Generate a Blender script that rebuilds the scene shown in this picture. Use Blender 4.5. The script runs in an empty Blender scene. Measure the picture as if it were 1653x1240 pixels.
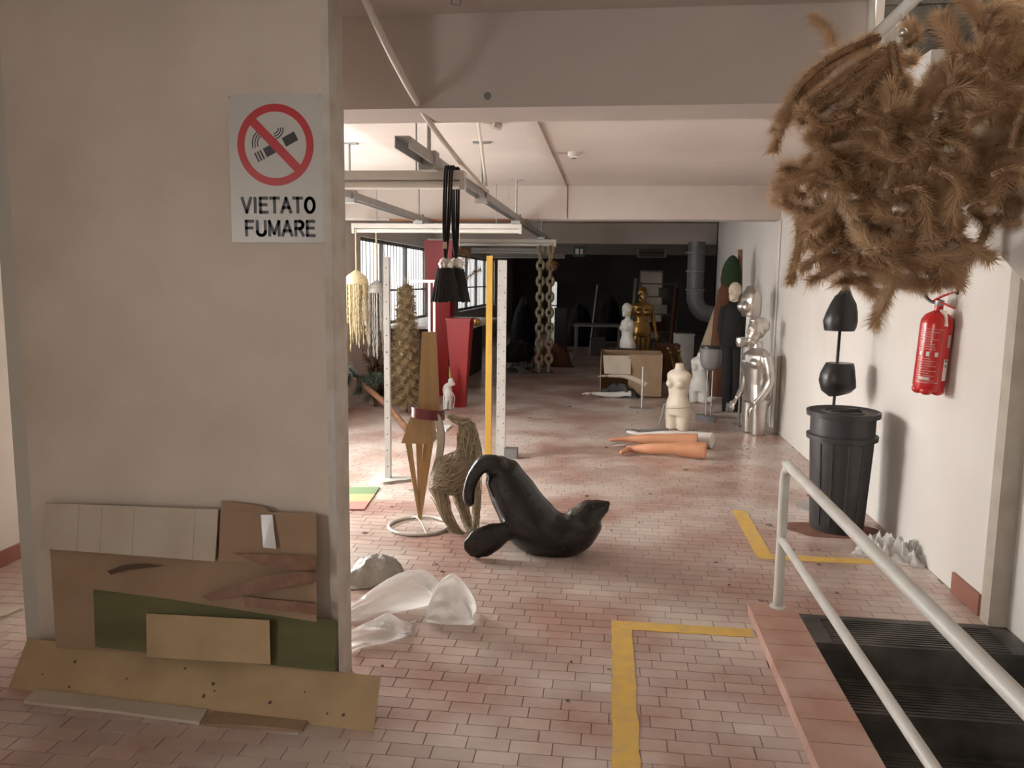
import bpy, bmesh, math, random
from mathutils import Vector, Matrix, noise
random.seed(7)
PI = math.pi
V = Vector
SC = bpy.context.scene
COL = SC.collection

# ------------------------------------------------------------------ camera
F_PX, EYE = 1286.0, 1.65
CX, CY = 826.5, 620.0
EX = V((0.99253908, 0.0273319, -0.11882401))     # world axes in camera frame (x right, y down, z fwd)
EY = V((0.1213449, -0.12632119, 0.98453968))
EZ = V((0.01189935, -0.99161279, -0.1286953))
def ray(x, y):
    c = V((x - CX, y - CY, F_PX))
    return V((EX.dot(c), EY.dot(c), EZ.dot(c)))
def at(x, y, X=None, Y=None, Z=None):
    """world point on the plane X=.., Y=.. or Z=.. seen at photograph position x, y"""
    r = ray(x, y)
    s = X / r.x if X is not None else (Y / r.y if Y is not None else (Z - EYE) / r.z)
    return V((0, 0, EYE)) + r * s
def fl(x, y): return at(x, y, Z=0.0)

cam = bpy.data.cameras.new('camera'); co = bpy.data.objects.new('camera', cam); COL.objects.link(co)
cam.sensor_width = 36.0; cam.lens = F_PX / 1653 * 36; cam.clip_start = 0.05; cam.clip_end = 200
right = V((EX.x, EY.x, EZ.x)); down = V((EX.y, EY.y, EZ.y)); fwd = V((EX.z, EY.z, EZ.z))
mw = Matrix((right, -down, -fwd)).transposed().to_4x4(); mw.translation = V((0, 0, EYE))
co.matrix_world = mw
SC.camera = co

# ------------------------------------------------------------------ world and light
W = bpy.data.worlds.new('sky'); SC.world = W; W.use_nodes = True
bg = W.node_tree.nodes['Background']; bg.inputs[0].default_value = (1.0, 0.965, 0.915, 1); bg.inputs[1].default_value = 44.0
SC.view_settings.view_transform = 'Standard'; SC.view_settings.look = 'None'
SC.view_settings.gamma = 1.0; SC.view_settings.use_curve_mapping = False
SC.view_settings.exposure = -0.02
XL, XR, ZC, ZB = -3.4, 1.9, 2.75, 2.37           # left wall, right wall, ceiling, beam underside
YB = 28.0                                        # far wall
SILL, HEAD = 0.94, 2.23
WINS = [(-1.95, -0.75), (7.0, 9.7), (10.5, 14.9), (17.8, 23.6)]     # window spans in the left wall; the first, unseen, is added as front fill
DOOR = (5.2, 6.6)                                # unseen glazed door in the left wall, added to brighten the floor
for k, (a, b, z0, z1) in enumerate([(*w, SILL, HEAD) for w in WINS] + [(*DOOR, 0.02, HEAD)]):   # sky portals in the openings
    L = bpy.data.lights.new('window_portal', 'AREA'); L.shape = 'RECTANGLE'; L.size = b - a; L.size_y = z1 - z0
    L.cycles.is_portal = True
    o = bpy.data.objects.new('window_portal', L); COL.objects.link(o)
    o.location = (XL - 0.16, (a + b) / 2, (z0 + z1) / 2); o.rotation_euler = (PI / 2, 0, -PI / 2)

# ------------------------------------------------------------------ materials
MATS = {}
def nd(t, kind, **kw):
    n = t.nodes.new(kind)
    for k, v in kw.items(): setattr(n, k, v)
    return n
def mat(name, c, c2=None, scale=6.0, rough=0.6, metal=0.0, bump=0.0, bscale=40.0, detail=4.0, lo=0.35, hi=0.7,
        transl=0.0, rnd=0.0, stretch=None, spec=0.5, coat=0.0, sheen=0.0):
    if name in MATS: return MATS[name]
    m = bpy.data.materials.new(name); m.use_nodes = True; t = m.node_tree
    b = t.nodes['Principled BSDF']; out = t.nodes['Material Output']
    b.inputs['Roughness'].default_value = rough; b.inputs['Metallic'].default_value = metal
    b.inputs['Specular IOR Level'].default_value = spec
    b.inputs['Coat Weight'].default_value = coat; b.inputs['Sheen Weight'].default_value = sheen
    col = None
    b.inputs['Base Color'].default_value = (*c, 1)
    tc = nd(t, 'ShaderNodeTexCoord'); geo = nd(t, 'ShaderNodeNewGeometry')
    src = geo.outputs['Position']
    if stretch:
        mp = nd(t, 'ShaderNodeMapping'); mp.inputs['Scale'].default_value = stretch
        t.links.new(src, mp.inputs[0]); src = mp.outputs[0]
    if c2:
        n = nd(t, 'ShaderNodeTexNoise'); n.inputs['Scale'].default_value = scale; n.inputs['Detail'].default_value = detail
        t.links.new(src, n.inputs['Vector'])
        r = nd(t, 'ShaderNodeValToRGB'); r.color_ramp.elements[0].position = lo; r.color_ramp.elements[1].position = hi
        r.color_ramp.elements[0].color = (*c, 1); r.color_ramp.elements[1].color = (*c2, 1)
        t.links.new(n.outputs[0], r.inputs[0]); col = r.outputs[0]
    if rnd:
        oi = nd(t, 'ShaderNodeObjectInfo'); ad = nd(t, 'ShaderNodeMath', operation='ADD'); fr = nd(t, 'ShaderNodeMath', operation='FRACT')
        t.links.new(oi.outputs['Random'], ad.inputs[0]); t.links.new(geo.outputs['Random Per Island'], ad.inputs[1]); t.links.new(ad.outputs[0], fr.inputs[0])
        mr = nd(t, 'ShaderNodeMapRange'); mr.inputs[3].default_value = 1 - rnd; mr.inputs[4].default_value = 1 + rnd
        t.links.new(fr.outputs[0], mr.inputs[0])
        hs = nd(t, 'ShaderNodeHueSaturation'); t.links.new(mr.outputs[0], hs.inputs['Value'])
        if col: t.links.new(col, hs.inputs['Color'])
        else: hs.inputs['Color'].default_value = (*c, 1)
        col = hs.outputs[0]
    if col: t.links.new(col, b.inputs['Base Color'])
    if bump:
        n = nd(t, 'ShaderNodeTexNoise'); n.inputs['Scale'].default_value = bscale; n.inputs['Detail'].default_value = 3
        t.links.new(src, n.inputs['Vector'])
        bp = nd(t, 'ShaderNodeBump'); bp.inputs['Strength'].default_value = bump; bp.inputs['Distance'].default_value = 0.02
        t.links.new(n.outputs[0], bp.inputs['Height']); t.links.new(bp.outputs[0], b.inputs['Normal'])
    if transl:
        tr = nd(t, 'ShaderNodeBsdfTranslucent'); mx = nd(t, 'ShaderNodeMixShader'); mx.inputs[0].default_value = transl
        if col: t.links.new(col, tr.inputs[0])
        else: tr.inputs[0].default_value = (*c, 1)
        t.links.new(b.outputs[0], mx.inputs[1]); t.links.new(tr.outputs[0], mx.inputs[2]); t.links.new(mx.outputs[0], out.inputs[0])
    MATS[name] = m
    return m
def glass_mat(k=.95):
    m = bpy.data.materials.new('window_glass'); m.use_nodes = True; t = m.node_tree
    t.nodes.remove(t.nodes['Principled BSDF']); out = t.nodes['Material Output']
    tr = nd(t, 'ShaderNodeBsdfTransparent'); tr.inputs[0].default_value = (k, k * 1.01, k * 1.02, 1)
    gl = nd(t, 'ShaderNodeBsdfGlossy'); gl.inputs['Roughness'].default_value = 0.04
    mx = nd(t, 'ShaderNodeMixShader'); mx.inputs[0].default_value = 0.07
    t.links.new(tr.outputs[0], mx.inputs[1]); t.links.new(gl.outputs[0], mx.inputs[2]); t.links.new(mx.outputs[0], out.inputs[0])
    return m
GLASS = glass_mat()
PANES = [glass_mat(.90), glass_mat(.54), glass_mat(.25), glass_mat(.17)]     # glass tinted darker towards the far end to cut the daylight
TINTED = glass_mat(.12)  # slit pane tinted darker still, to dim its daylight
M_WALL = mat('wall_plaster', (0.76, 0.73, 0.69), (0.70, 0.66, 0.61), 1.1, 0.75, bump=0.05, bscale=25)
M_PART = mat('partition_plaster', (0.72, 0.635, 0.54), (0.62, 0.54, 0.455), 2.2, 0.7, bump=0.04, bscale=20)
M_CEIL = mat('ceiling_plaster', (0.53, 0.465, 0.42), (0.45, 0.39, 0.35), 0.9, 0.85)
M_FAR = mat('far_wall_dimmed', (0.22, 0.20, 0.185), (0.17, 0.155, 0.14), 1.0, 0.85)  # wall colour darkened to stand for the dim far end
M_TILE = mat('terracotta_tile', (0.40, 0.245, 0.20), (0.60, 0.51, 0.455), 1.5, 0.29, bump=0.06, bscale=60, rnd=0.09, detail=8, lo=0.38, hi=0.60, spec=0.65)
M_GROUT = mat('grout', (0.36, 0.27, 0.23), (0.28, 0.20, 0.17), 8, 0.9)
M_SKIRT = mat('skirting_tile', (0.33, 0.14, 0.10), (0.26, 0.10, 0.07), 5, 0.5)
M_YEL = mat('yellow_floor_paint', (0.74, 0.47, 0.09), (0.60, 0.40, 0.15), 14, 0.6)
M_RUB = mat('black_rubber', (0.04, 0.037, 0.034), (0.14, 0.125, 0.11), 5, 0.45, spec=0.4)
M_WPIPE = mat('white_pipe_paint', (0.70, 0.69, 0.65), (0.60, 0.58, 0.53), 7, 0.4)
M_CURB = mat('curb_tile', (0.40, 0.215, 0.165), (0.50, 0.33, 0.275), 4, 0.5, rnd=0.08)
M_STEEL = mat('galvanised_steel', (0.42, 0.41, 0.40), (0.34, 0.33, 0.32), 10, 0.45, 0.6)
M_POLE = mat('upright_enamel_shaded', (0.48, 0.47, 0.445), (0.42, 0.40, 0.37), 8, 0.4)  # white enamel darkened for the shade on the uprights
M_BATTEN = mat('lamp_batten_white', (0.68, 0.65, 0.60), (0.60, 0.56, 0.51), 4, 0.5)
M_CONDUIT = mat('conduit', (0.60, 0.53, 0.46), None, rough=0.5)
M_COPPER = mat('copper_pipe', (0.40, 0.18, 0.08), None, rough=0.45, metal=0.4)
M_FUR = mat('beige_tinsel', (0.60, 0.41, 0.24), (0.72, 0.54, 0.36), 9, 0.6, transl=0.4)
M_BLACK = mat('black_plastic', (0.016, 0.015, 0.015), None, rough=0.35)
M_SEAL = mat('black_gloss_resin', (0.010, 0.009, 0.009), (0.02, 0.018, 0.018), 6, 0.24, bump=0.03, bscale=30)
M_BIN = mat('bin_grey_plastic', (0.040, 0.040, 0.042), (0.055, 0.054, 0.054), 6, 0.45)
M_RED = mat('extinguisher_red', (0.55, 0.015, 0.015), None, rough=0.28, coat=0.3)
M_WHITE = mat('white_paint', (0.80, 0.79, 0.76), None, rough=0.45)
M_SILVER = mat('silver_chrome', (0.66, 0.63, 0.59), (0.58, 0.55, 0.51), 5, 0.32, 0.95)
M_CREAM = mat('cream_mannequin', (0.66, 0.58, 0.47), (0.58, 0.50, 0.40), 6, 0.45)
M_WMAN = mat('white_mannequin', (0.68, 0.66, 0.62), (0.60, 0.57, 0.52), 6, 0.4)
M_SKIN = mat('orange_mannequin', (0.62, 0.30, 0.17), (0.56, 0.26, 0.14), 8, 0.42)
M_GREY = mat('grey_mannequin', (0.17, 0.165, 0.16), None, rough=0.5)
M_GOLD = mat('gold_mannequin', (0.30, 0.18, 0.06), (0.22, 0.12, 0.04), 6, 0.28, 0.9)
M_CARD = mat('brown_cardboard', (0.36, 0.245, 0.155), (0.31, 0.205, 0.125), 6, 0.8, bump=0.03, bscale=30)
M_CARDL = mat('pale_cardboard', (0.58, 0.51, 0.42), (0.50, 0.43, 0.34), 5, 0.8)
M_TAN = mat('tan_fibreboard', (0.47, 0.34, 0.19), (0.40, 0.28, 0.15), 7, 0.7)
M_OLIVE = mat('olive_cardboard', (0.08, 0.08, 0.022), (0.13, 0.12, 0.04), 5, 0.7, stretch=(0.4, 1, 3))
M_BTAPE = mat('brown_tape', (0.20, 0.095, 0.05), (0.26, 0.14, 0.08), 30, 0.25)
M_SPOT = mat('dark_stain', (0.10, 0.06, 0.04), None, rough=0.8)
M_WOOD = mat('pale_wood', (0.42, 0.27, 0.12), (0.34, 0.21, 0.09), 3, 0.5, stretch=(8, 8, 0.6))
M_YWOOD = mat('yellow_post_wood', (0.55, 0.33, 0.06), (0.45, 0.26, 0.04), 4, 0.5, stretch=(6, 6, 0.5))
M_STRAW = mat('straw_wire', (0.33, 0.27, 0.18), (0.22, 0.17, 0.11), 30, 0.55)
M_LEATH = mat('dark_red_leather', (0.15, 0.025, 0.03), None, rough=0.3)
M_FILM = mat('white_plastic_film', (0.95, 0.945, 0.93), None, rough=0.25, transl=0.72)
M_SHELL = mat('cream_shell', (0.80, 0.70, 0.48), (0.66, 0.55, 0.34), 30, 0.4, transl=0.3)
M_SHELL2 = mat('grey_shell', (0.58, 0.56, 0.52), (0.45, 0.43, 0.39), 30, 0.4, transl=0.3)
M_TREE = mat('tan_tinsel_tree', (0.46, 0.35, 0.20), (0.34, 0.24, 0.13), 20, 0.5, transl=0.2)
M_BRUSH = mat('brown_brush', (0.17, 0.10, 0.045), (0.10, 0.06, 0.03), 15, 0.7)
M_PINE = mat('pine_green', (0.045, 0.07, 0.05), (0.07, 0.10, 0.07), 30, 0.6)
M_BARK = mat('bark', (0.22, 0.10, 0.05), (0.15, 0.07, 0.035), 10, 0.8)
M_REDF = mat('red_lacquer', (0.30, 0.007, 0.010), None, rough=0.4)
M_GOLDT = mat('gold_tinsel', (0.70, 0.45, 0.12), None, rough=0.25, metal=0.8)
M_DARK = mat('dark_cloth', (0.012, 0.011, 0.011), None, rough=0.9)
M_BROWN = mat('brown_cloth', (0.12, 0.045, 0.02), (0.08, 0.03, 0.015), 8, 0.9)
M_GREEN = mat('dark_green_plush', (0.012, 0.028, 0.008), (0.02, 0.04, 0.012), 40, 0.95)
M_DUCT = mat('duct_grey', (0.13, 0.13, 0.13), None, rough=0.5, metal=0.3)
M_FRAME = mat('window_frame_paint', (0.16, 0.15, 0.14), None, rough=0.5)
M_BAR = mat('window_bar_iron', (0.06, 0.065, 0.07), None, rough=0.6)
M_CHAIN = mat('wood_chain', (0.30, 0.25, 0.17), (0.22, 0.18, 0.12), 20, 0.6)
M_SIGN = mat('sign_grey_plate', (0.58, 0.56, 0.52), None, rough=0.3)
M_SIGNR = mat('sign_red', (0.50, 0.012, 0.018), None, rough=0.35)
M_SIGNK = mat('sign_black', (0.02, 0.016, 0.02), None, rough=0.4)
M_G = mat('mat_green', (0.15, 0.24, 0.11), None, rough=0.7); M_O = mat('mat_orange', (0.52, 0.34, 0.17), None, rough=0.7); M_R = mat('mat_pink', (0.46, 0.19, 0.16), None, rough=0.7)  # mat stripes paled, with the floor glare put into their colours

# ------------------------------------------------------------------ mesh helpers
class MB:
    def __init__(s): s.v = []; s.f = []
    def add(s, vs, fs):
        n = len(s.v); s.v += [V(p) for p in vs]; s.f += [tuple(i + n for i in f) for f in fs]; return s
    def hexa(s, p):                                  # 8 corners: bottom 4 ccw, top 4 ccw
        return s.add(p, [(3, 2, 1, 0), (4, 5, 6, 7), (0, 1, 5, 4), (1, 2, 6, 5), (2, 3, 7, 6), (3, 0, 4, 7)])
    def box(s, x0, x1, y0, y1, z0, z1):
        return s.hexa([(x0, y0, z0), (x1, y0, z0), (x1, y1, z0), (x0, y1, z0), (x0, y0, z1), (x1, y0, z1), (x1, y1, z1), (x0, y1, z1)])
    def loft(s, rings, caps=True, closed=True):
        n = len(rings[0]); fs = []
        for i in range(len(rings) - 1):
            for j in range(n if closed else n - 1):
                k = (j + 1) % n
                fs.append((i * n + j, i * n + k, (i + 1) * n + k, (i + 1) * n + j))
        if caps:
            fs.append(tuple(range(n - 1, -1, -1))); m = (len(rings) - 1) * n; fs.append(tuple(m + j for j in range(n)))
        return s.add([p for r in rings for p in r], fs)
    def tube(s, path, r, n=8, caps=True, flat=1.0, upv=None, close=False):
        P = [V(p) for p in path]; N = len(P)
        R = r if isinstance(r, (list, tuple)) else [r] * N
        rings = []; u = None
        for i in range(N):
            if close: t = P[(i + 1) % N] - P[i - 1]
            else: t = P[min(i + 1, N - 1)] - P[max(i - 1, 0)]
            t.normalize()
            if u is None:
                a = V(upv) if upv is not None else (V((0, 0, 1)) if abs(t.z) < 0.9 else V((0, 1, 0)))
                u = (a - t * a.dot(t)).normalized()
            else: u = (u - t * u.dot(t)).normalized()
            w = t.cross(u)
            rings.append([P[i] + (u * math.cos(2 * PI * k / n) * flat + w * math.sin(2 * PI * k / n)) * R[i] for k in range(n)])
        if close: return s.loft(rings + [rings[0]], caps=False)
        return s.loft(rings, caps)
    def lathe(s, prof, c=(0, 0, 0), n=24, caps=True):
        c = V(c)
        return s.loft([[c + V((r * math.cos(2 * PI * k / n), r * math.sin(2 * PI * k / n), z)) for k in range(n)] for r, z in prof], caps)
    def ell(s, c, rx, ry, rz, n=14, m=9):
        c = V(c)
        return s.loft([[c + V((rx * math.sin(a) * math.cos(2 * PI * k / n), ry * math.sin(a) * math.sin(2 * PI * k / n), -rz * math.cos(a))) for k in range(n)]
                       for a in [0.06 + (PI - 0.12) * i / (m - 1) for i in range(m)]])
    def slab(s, pts, th, nrm=None):                  # polygon of 3-D points given a thickness along its normal
        P = [V(p) for p in pts]
        nv = V(nrm).normalized() if nrm is not None else (P[1] - P[0]).cross(P[-1] - P[0]).normalized()
        n = len(P)
        return s.add(P + [p + nv * th for p in P], [tuple(range(n - 1, -1, -1)), tuple(range(n, 2 * n))] + [(i, (i + 1) % n, n + (i + 1) % n, n + i) for i in range(n)])
    def xf(s, m): s.v = [m @ p for p in s.v]; return s

WM = {}
def wmx(o): return WM.get(o.name, Matrix.Identity(4))
def link(name, me, parent=None, loc=None):
    o = bpy.data.objects.new(name, me); COL.objects.link(o)
    if parent is not None: o.parent = parent; WM[o.name] = wmx(parent)
    return o
def build(mb, name, m, parent=None, world=False, smooth=False):
    vs = mb.v
    if world and parent is not None:
        inv = wmx(parent).inverted(); vs = [inv @ p for p in vs]
    me = bpy.data.meshes.new(name); me.from_pydata([tuple(p) for p in vs], [], mb.f)
    b = bmesh.new(); b.from_mesh(me); bmesh.ops.recalc_face_normals(b, faces=b.faces); b.to_mesh(me); b.free()
    if smooth:
        me.shade_smooth() if smooth is True else me.shade_smooth()
        if smooth == 'auto':
            try: me.set_sharp_from_angle(angle=math.radians(40))
            except Exception: pass
    me.materials.append(m)
    return link(name, me, parent)
def fuse(mb, name, m, parent=None, voxel=0.012, it=6, world=False):
    vs = mb.v
    if world and parent is not None:
        inv = wmx(parent).inverted(); vs = [inv @ p for p in vs]
    me = bpy.data.meshes.new('tmp'); me.from_pydata([tuple(p) for p in vs], [], mb.f)
    b = bmesh.new(); b.from_mesh(me); bmesh.ops.recalc_face_normals(b, faces=b.faces); b.to_mesh(me); b.free()
    o = bpy.data.objects.new('tmp', me); COL.objects.link(o)
    r = o.modifiers.new('r', 'REMESH'); r.mode = 'VOXEL'; r.voxel_size = voxel
    sm = o.modifiers.new('s', 'SMOOTH'); sm.iterations = it; sm.factor = 0.5
    dg = bpy.context.evaluated_depsgraph_get(); dg.update()
    me2 = bpy.data.meshes.new_from_object(o.evaluated_get(dg)); me2.name = name
    bpy.data.objects.remove(o); bpy.data.meshes.remove(me)
    me2.shade_smooth(); me2.materials.clear(); me2.materials.append(m)
    return link(name, me2, parent)
def tag(o, label, cat, group=None):
    o['label'] = label; o['category'] = cat
    if group: o['group'] = group
    return o
def thing(name, label, cat, loc=(0, 0, 0), rz=0.0, group=None, tilt=None):
    o = bpy.data.objects.new(name, None); COL.objects.link(o); o.empty_display_size = 0.1
    o.location = loc; o.rotation_euler = (tilt[0] if tilt else 0, tilt[1] if tilt else 0, rz)
    WM[o.name] = Matrix.Translation(V(loc)) @ o.rotation_euler.to_matrix().to_4x4()
    return tag(o, label, cat, group)
def struct(name, mb=None, m=None, smooth=False):
    if mb is None:
        o = bpy.data.objects.new(name, None); COL.objects.link(o); o.empty_display_size = 0.1
    else: o = build(mb, name, m, smooth=smooth)
    o['kind'] = 'structure'
    return o
def lerp(a, b, t): return a + (b - a) * t
def smooth_path(pts, n=6):
    P = [V(p) for p in pts]; out = []
    for i in range(len(P) - 1):
        p0 = P[max(i - 1, 0)]; p1 = P[i]; p2 = P[i + 1]; p3 = P[min(i + 2, len(P) - 1)]
        for k in range(n):
            t = k / n
            out.append(0.5 * ((2 * p1) + (p2 - p0) * t + (2 * p0 - 5 * p1 + 4 * p2 - p3) * t * t + (3 * p1 - p0 - 3 * p2 + p3) * t ** 3))
    out.append(P[-1]); return out
def smooth_r(rs, n=6):
    out = []
    for i in range(len(rs) - 1):
        for k in range(n):
            t = k / n; t = t * t * (3 - 2 * t); out.append(lerp(rs[i], rs[i + 1], t))
    return out + [rs[-1]]
def needles(mb, path, rad, count, width=0.0016, lean=0.5, rng=random, short=0.7):
    """thin needles standing off a path, like tinsel or pine"""
    P = [V(p) for p in path]
    for _ in range(count):
        t = rng.random() * (len(P) - 1.001); i = int(t); p = P[i].lerp(P[i + 1], t - i)
        d = (P[i + 1] - P[i]).normalized()
        a = V((rng.gauss(0, 1), rng.gauss(0, 1), rng.gauss(0, 1))); a = (a - d * a.dot(d)).normalized()
        tip = p + (a + d * lean * rng.uniform(0.3, 1.4)).normalized() * rad * rng.uniform(short, 1.12)
        w = d.cross(a) * width
        n = len(mb.v); mb.v += [p + w, p - w, tip]; mb.f.append((n, n + 1, n + 2))

# ================================================================== SETTING
# floor: recessed grout slab with every tile laid on it
STX = 0.95                                            # left edge of the stairwell
b = MB(); b.box(XL - .15, STX, -3.0, 3.98, -0.2, -0.004); b.box(XL - .15, 5.0, 3.98, YB + 4, -0.2, -0.004)
b.box(1.0, 5.0, -3.0, 0.2, -0.2, -0.004)
floor = struct('floor', b, M_GROUT)
TW, TD, GAP = 0.154, 0.077, 0.0022
def tile_mesh(mb, x, y, w=TW, d=TD):
    g = GAP / 2; e = 0.0012
    x0, x1, y0, y1 = x + g, x + w - g, y + g, y + d - g
    n = len(mb.v)
    mb.v += [V(p) for p in [(x0, y0, -.004), (x1, y0, -.004), (x1, y1, -.004), (x0, y1, -.004), (x0 + e, y0 + e, 0), (x1 - e, y0 + e, 0), (x1 - e, y1 - e, 0), (x0 + e, y1 - e, 0)]]
    mb.f += [tuple(n + i for i in q) for q in [(4, 5, 6, 7), (0, 1, 5, 4), (1, 2, 6, 5), (2, 3, 7, 6), (3, 0, 4, 7)]]
tiles = []
j = 0; y = 0.6
while y < 19.0:
    x = XL + 0.001 - (TW / 2 if j % 2 else 0) + 0.03 * math.sin(j * 1.7)
    while x < XR:
        x0 = max(x, XL); x1 = min(x + TW, XR)
        if y < 3.95: x1 = min(x1, 0.74)
        if x1 - x0 > 0.02: tiles.append((x0, y, x1 - x0))
        x += TW
    j += 1; y += TD
def px_of(p):
    q = V((p[0], p[1], p[2] - EYE)); c = V((0, 0, 0))
    c.x = EX.x * q.x + EY.x * q.y + EZ.x * q.z; c.y = EX.y * q.x + EY.y * q.y + EZ.y * q.z; c.z = EX.z * q.x + EY.z * q.y + EZ.z * q.z
    return CX + F_PX * c.x / c.z, CY + F_PX * c.y / c.z
single = []
for k, (x, y, w) in enumerate(tiles):
    if 2.35 < y < 4.6 and w > TW - 0.001:
        u, v = px_of((x + TW / 2, y + TD / 2, 0))
        if 0 < u < 1653 and v < 1250 and not (u < 610 and v < 1165 - (610 - u) * 0.1): single.append((y, k))
single = set(k for _, k in sorted(single)[:298])
tb = MB(); tile_mesh(tb, 0, 0)
tme = None; rest = MB()
for k, (x, y, w) in enumerate(tiles):
    if k in single:
        if tme is None:
            o = build(tb, 'tile', M_TILE, floor); tme = o.data
        else: o = link('tile', tme, floor)
        o.location = (x, y, random.uniform(-0.0006, 0.0006))
    else: tile_mesh(rest, x, y, w)
o = build(rest, 'tile_field', M_TILE, floor); o['kind'] = 'stuff'
b = MB(); b.box(XL, 5.0, 19.0, YB + 4, -.004, 0.0); build(b, 'far_paving', M_TILE, floor)

# ceiling with downstand beams
b = MB(); b.box(XL - .15, 1.0, -3.0, 4.6, ZC, ZC + .2); b.box(XL - .15, 5.0, 4.6, YB + 4, ZC, ZC + .2); b.box(1.0, 2.2, -3.0, 0.2, ZC, ZC + .2)
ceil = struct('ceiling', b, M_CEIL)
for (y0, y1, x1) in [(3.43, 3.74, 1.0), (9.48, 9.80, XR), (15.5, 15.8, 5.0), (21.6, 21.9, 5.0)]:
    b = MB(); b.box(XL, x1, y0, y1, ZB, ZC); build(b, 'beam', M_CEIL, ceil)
# walls
b = MB()
edges = [-3.0] + sorted([e for w in WINS for e in w] + list(DOOR)) + [YB]
b.box(XL - .15, XL, -3.0, DOOR[0], 0, SILL); b.box(XL - .15, XL, DOOR[1], YB, 0, SILL); b.box(XL - .15, XL, -3.0, YB, HEAD, ZC)
for k in range(0, len(edges), 2): b.box(XL - .15, XL, edges[k], edges[k + 1], SILL, HEAD)
wl = struct('wall_left', b, M_WALL)
b = MB(); b.box(XL, XL + .1, 9.75, 10.4, 0, ZC); build(b, 'pilaster', M_WALL, wl)
b = MB(); b.box(XL, XL + .2, 15.3, 16.0, 0, ZC); build(b, 'pilaster', M_WALL, wl)
b = MB(); b.box(XR, XR + .15, 4.05, 15.0, 0, ZC); b.box(XR, 5.0, 14.85, 15.0, 0, ZC)
wr = struct('wall_right', b, M_WALL)
b = MB(); b.box(1.97, 2.12, -3.0, 4.05, -3.2, 5.6); struct('wall_stairwell', b, M_WALL)
b = MB(); b.box(1.88, 1.975, 3.97, 4.06, 0, ZC); struct('trim_1', b, mat('corner_trim', (0.50, 0.45, 0.38), (0.42, 0.37, 0.31), 9, 0.6))
b = MB(); b.box(1.885, 1.90, 4.10, 4.42, 0, 0.11); struct('baseboard_right', b, M_SKIRT)
b = MB(); b.box(XL, XL + .015, 3.2, 5.2, 0, 0.09); b.box(XL, XL + .015, 6.6, 9.7, 0, 0.09); b.box(XL, XL + .015, 3.2, 3.21, 0, 0.09); struct('baseboard_left', b, M_SKIRT)
b = MB(); b.box(XL - .15, 2.2, -3.15, -3.0, 0, ZC); struct('wall_behind', b, M_WALL)
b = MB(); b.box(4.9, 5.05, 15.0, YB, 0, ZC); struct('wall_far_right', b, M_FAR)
# far wall with an open doorway into a paler room and a glazed slit door
b = MB(); b.box(XL, -2.08, YB, YB + .2, 0, ZC); b.box(-1.80, 1.0, YB, YB + .2, 0, ZC); b.box(1.8, 5.0, YB, YB + .2, 0, ZC)
b.box(-2.08, -1.80, YB, YB + .2, 1.62, ZC); b.box(1.0, 1.8, YB, YB + .2, 2.03, ZC)
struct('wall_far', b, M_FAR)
b = MB(); b.box(-2.10, -1.78, YB + .05, YB + .09, 0.0, 1.62); g = struct('window_9', b, TINTED)
for x in (-2.08, -1.84): b = MB(); b.box(x, x + .04, YB - .01, YB + .1, 0, 1.62); build(b, 'frame', M_FRAME, g)
b = MB(); b.box(-2.08, -1.80, YB - .01, YB + .1, .78, .82); build(b, 'frame', M_FRAME, g)
b = MB(); b.box(0.4, 3.2, YB + 3.2, YB + 3.4, 0, ZC); b.box(0.4, 0.6, YB + .2, YB + 3.4, 0, ZC); b.box(3.0, 3.2, YB + .2, YB + 3.1, 0, ZC)
struct('wall_far_room', b, M_WALL)
# partition carrying the sign, with a jamb at its free left end
b = MB(); b.box(-2.36, -1.055, 2.95, 3.09, 0, ZC); wp = struct('wall_partition', b, M_PART)
b = MB(); b.box(-2.44, -2.36, 2.97, 3.07, 0, ZC); build(b, 'jamb', mat('jamb_paint', (0.60, 0.58, 0.52), None, rough=0.6), wp)
b = MB(); b.box(-1.075, -1.045, 2.94, 3.10, 0, ZC); build(b, 'edge_strip', mat('strip_paint', (0.64, 0.60, 0.55), (0.5, .44, .37), 8, rough=0.6), wp)
# windows with iron bars
for k, (a, e) in enumerate(WINS):
    w = struct('window_%d' % (k + 1))
    b = MB(); b.box(XL - .09, XL - .084, a, e, SILL, HEAD); build(b, 'pane', PANES[k], w)
    for z0, z1 in ((SILL, SILL + .05), (HEAD - .05, HEAD), (1.46, 1.49)):
        b = MB(); b.box(XL - .11, XL - .05, a, e, z0, z1); build(b, 'frame_rail', M_FRAME, w)
    n = max(2, round((e - a) / 1.45))
    for i in range(n + 1):
        y = lerp(a + .025, e - .025, i / n); b = MB(); b.box(XL - .11, XL - .05, y - .025, y + .025, SILL, HEAD); build(b, 'frame_stile', M_FRAME, w)
    nb = int((e - a) / .18); me = None
    for i in range(1, nb):
        y = lerp(a, e, i / nb)
        if me is None:
            b = MB(); b.box(-.003, .003, -.012, .012, SILL, HEAD); o = build(b, 'bar', M_BAR, w); me = o.data
        else: o = link('bar', me, w)
        o.location = (XL - .03, y, 0)
    b = MB(); b.box(XL - .02, XL + .06, a - .03, e + .03, SILL - .03, SILL); build(b, 'sill', M_WHITE, w)
dw = struct('door_2_added')
b = MB(); b.box(XL - .09, XL - .084, DOOR[0], DOOR[1], .02, HEAD); build(b, 'pane', GLASS, dw)
for y in (DOOR[0], (DOOR[0] + DOOR[1]) / 2 - .03, DOOR[1] - .06): b = MB(); b.box(XL - .12, XL - .05, y, y + .06, 0, HEAD); build(b, 'frame_stile', M_FRAME, dw)
for z in (.0, 1.0, HEAD - .06): b = MB(); b.box(XL - .115, XL - .055, DOOR[0], DOOR[1], z, z + .06); build(b, 'frame_rail', M_FRAME, dw)
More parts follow.
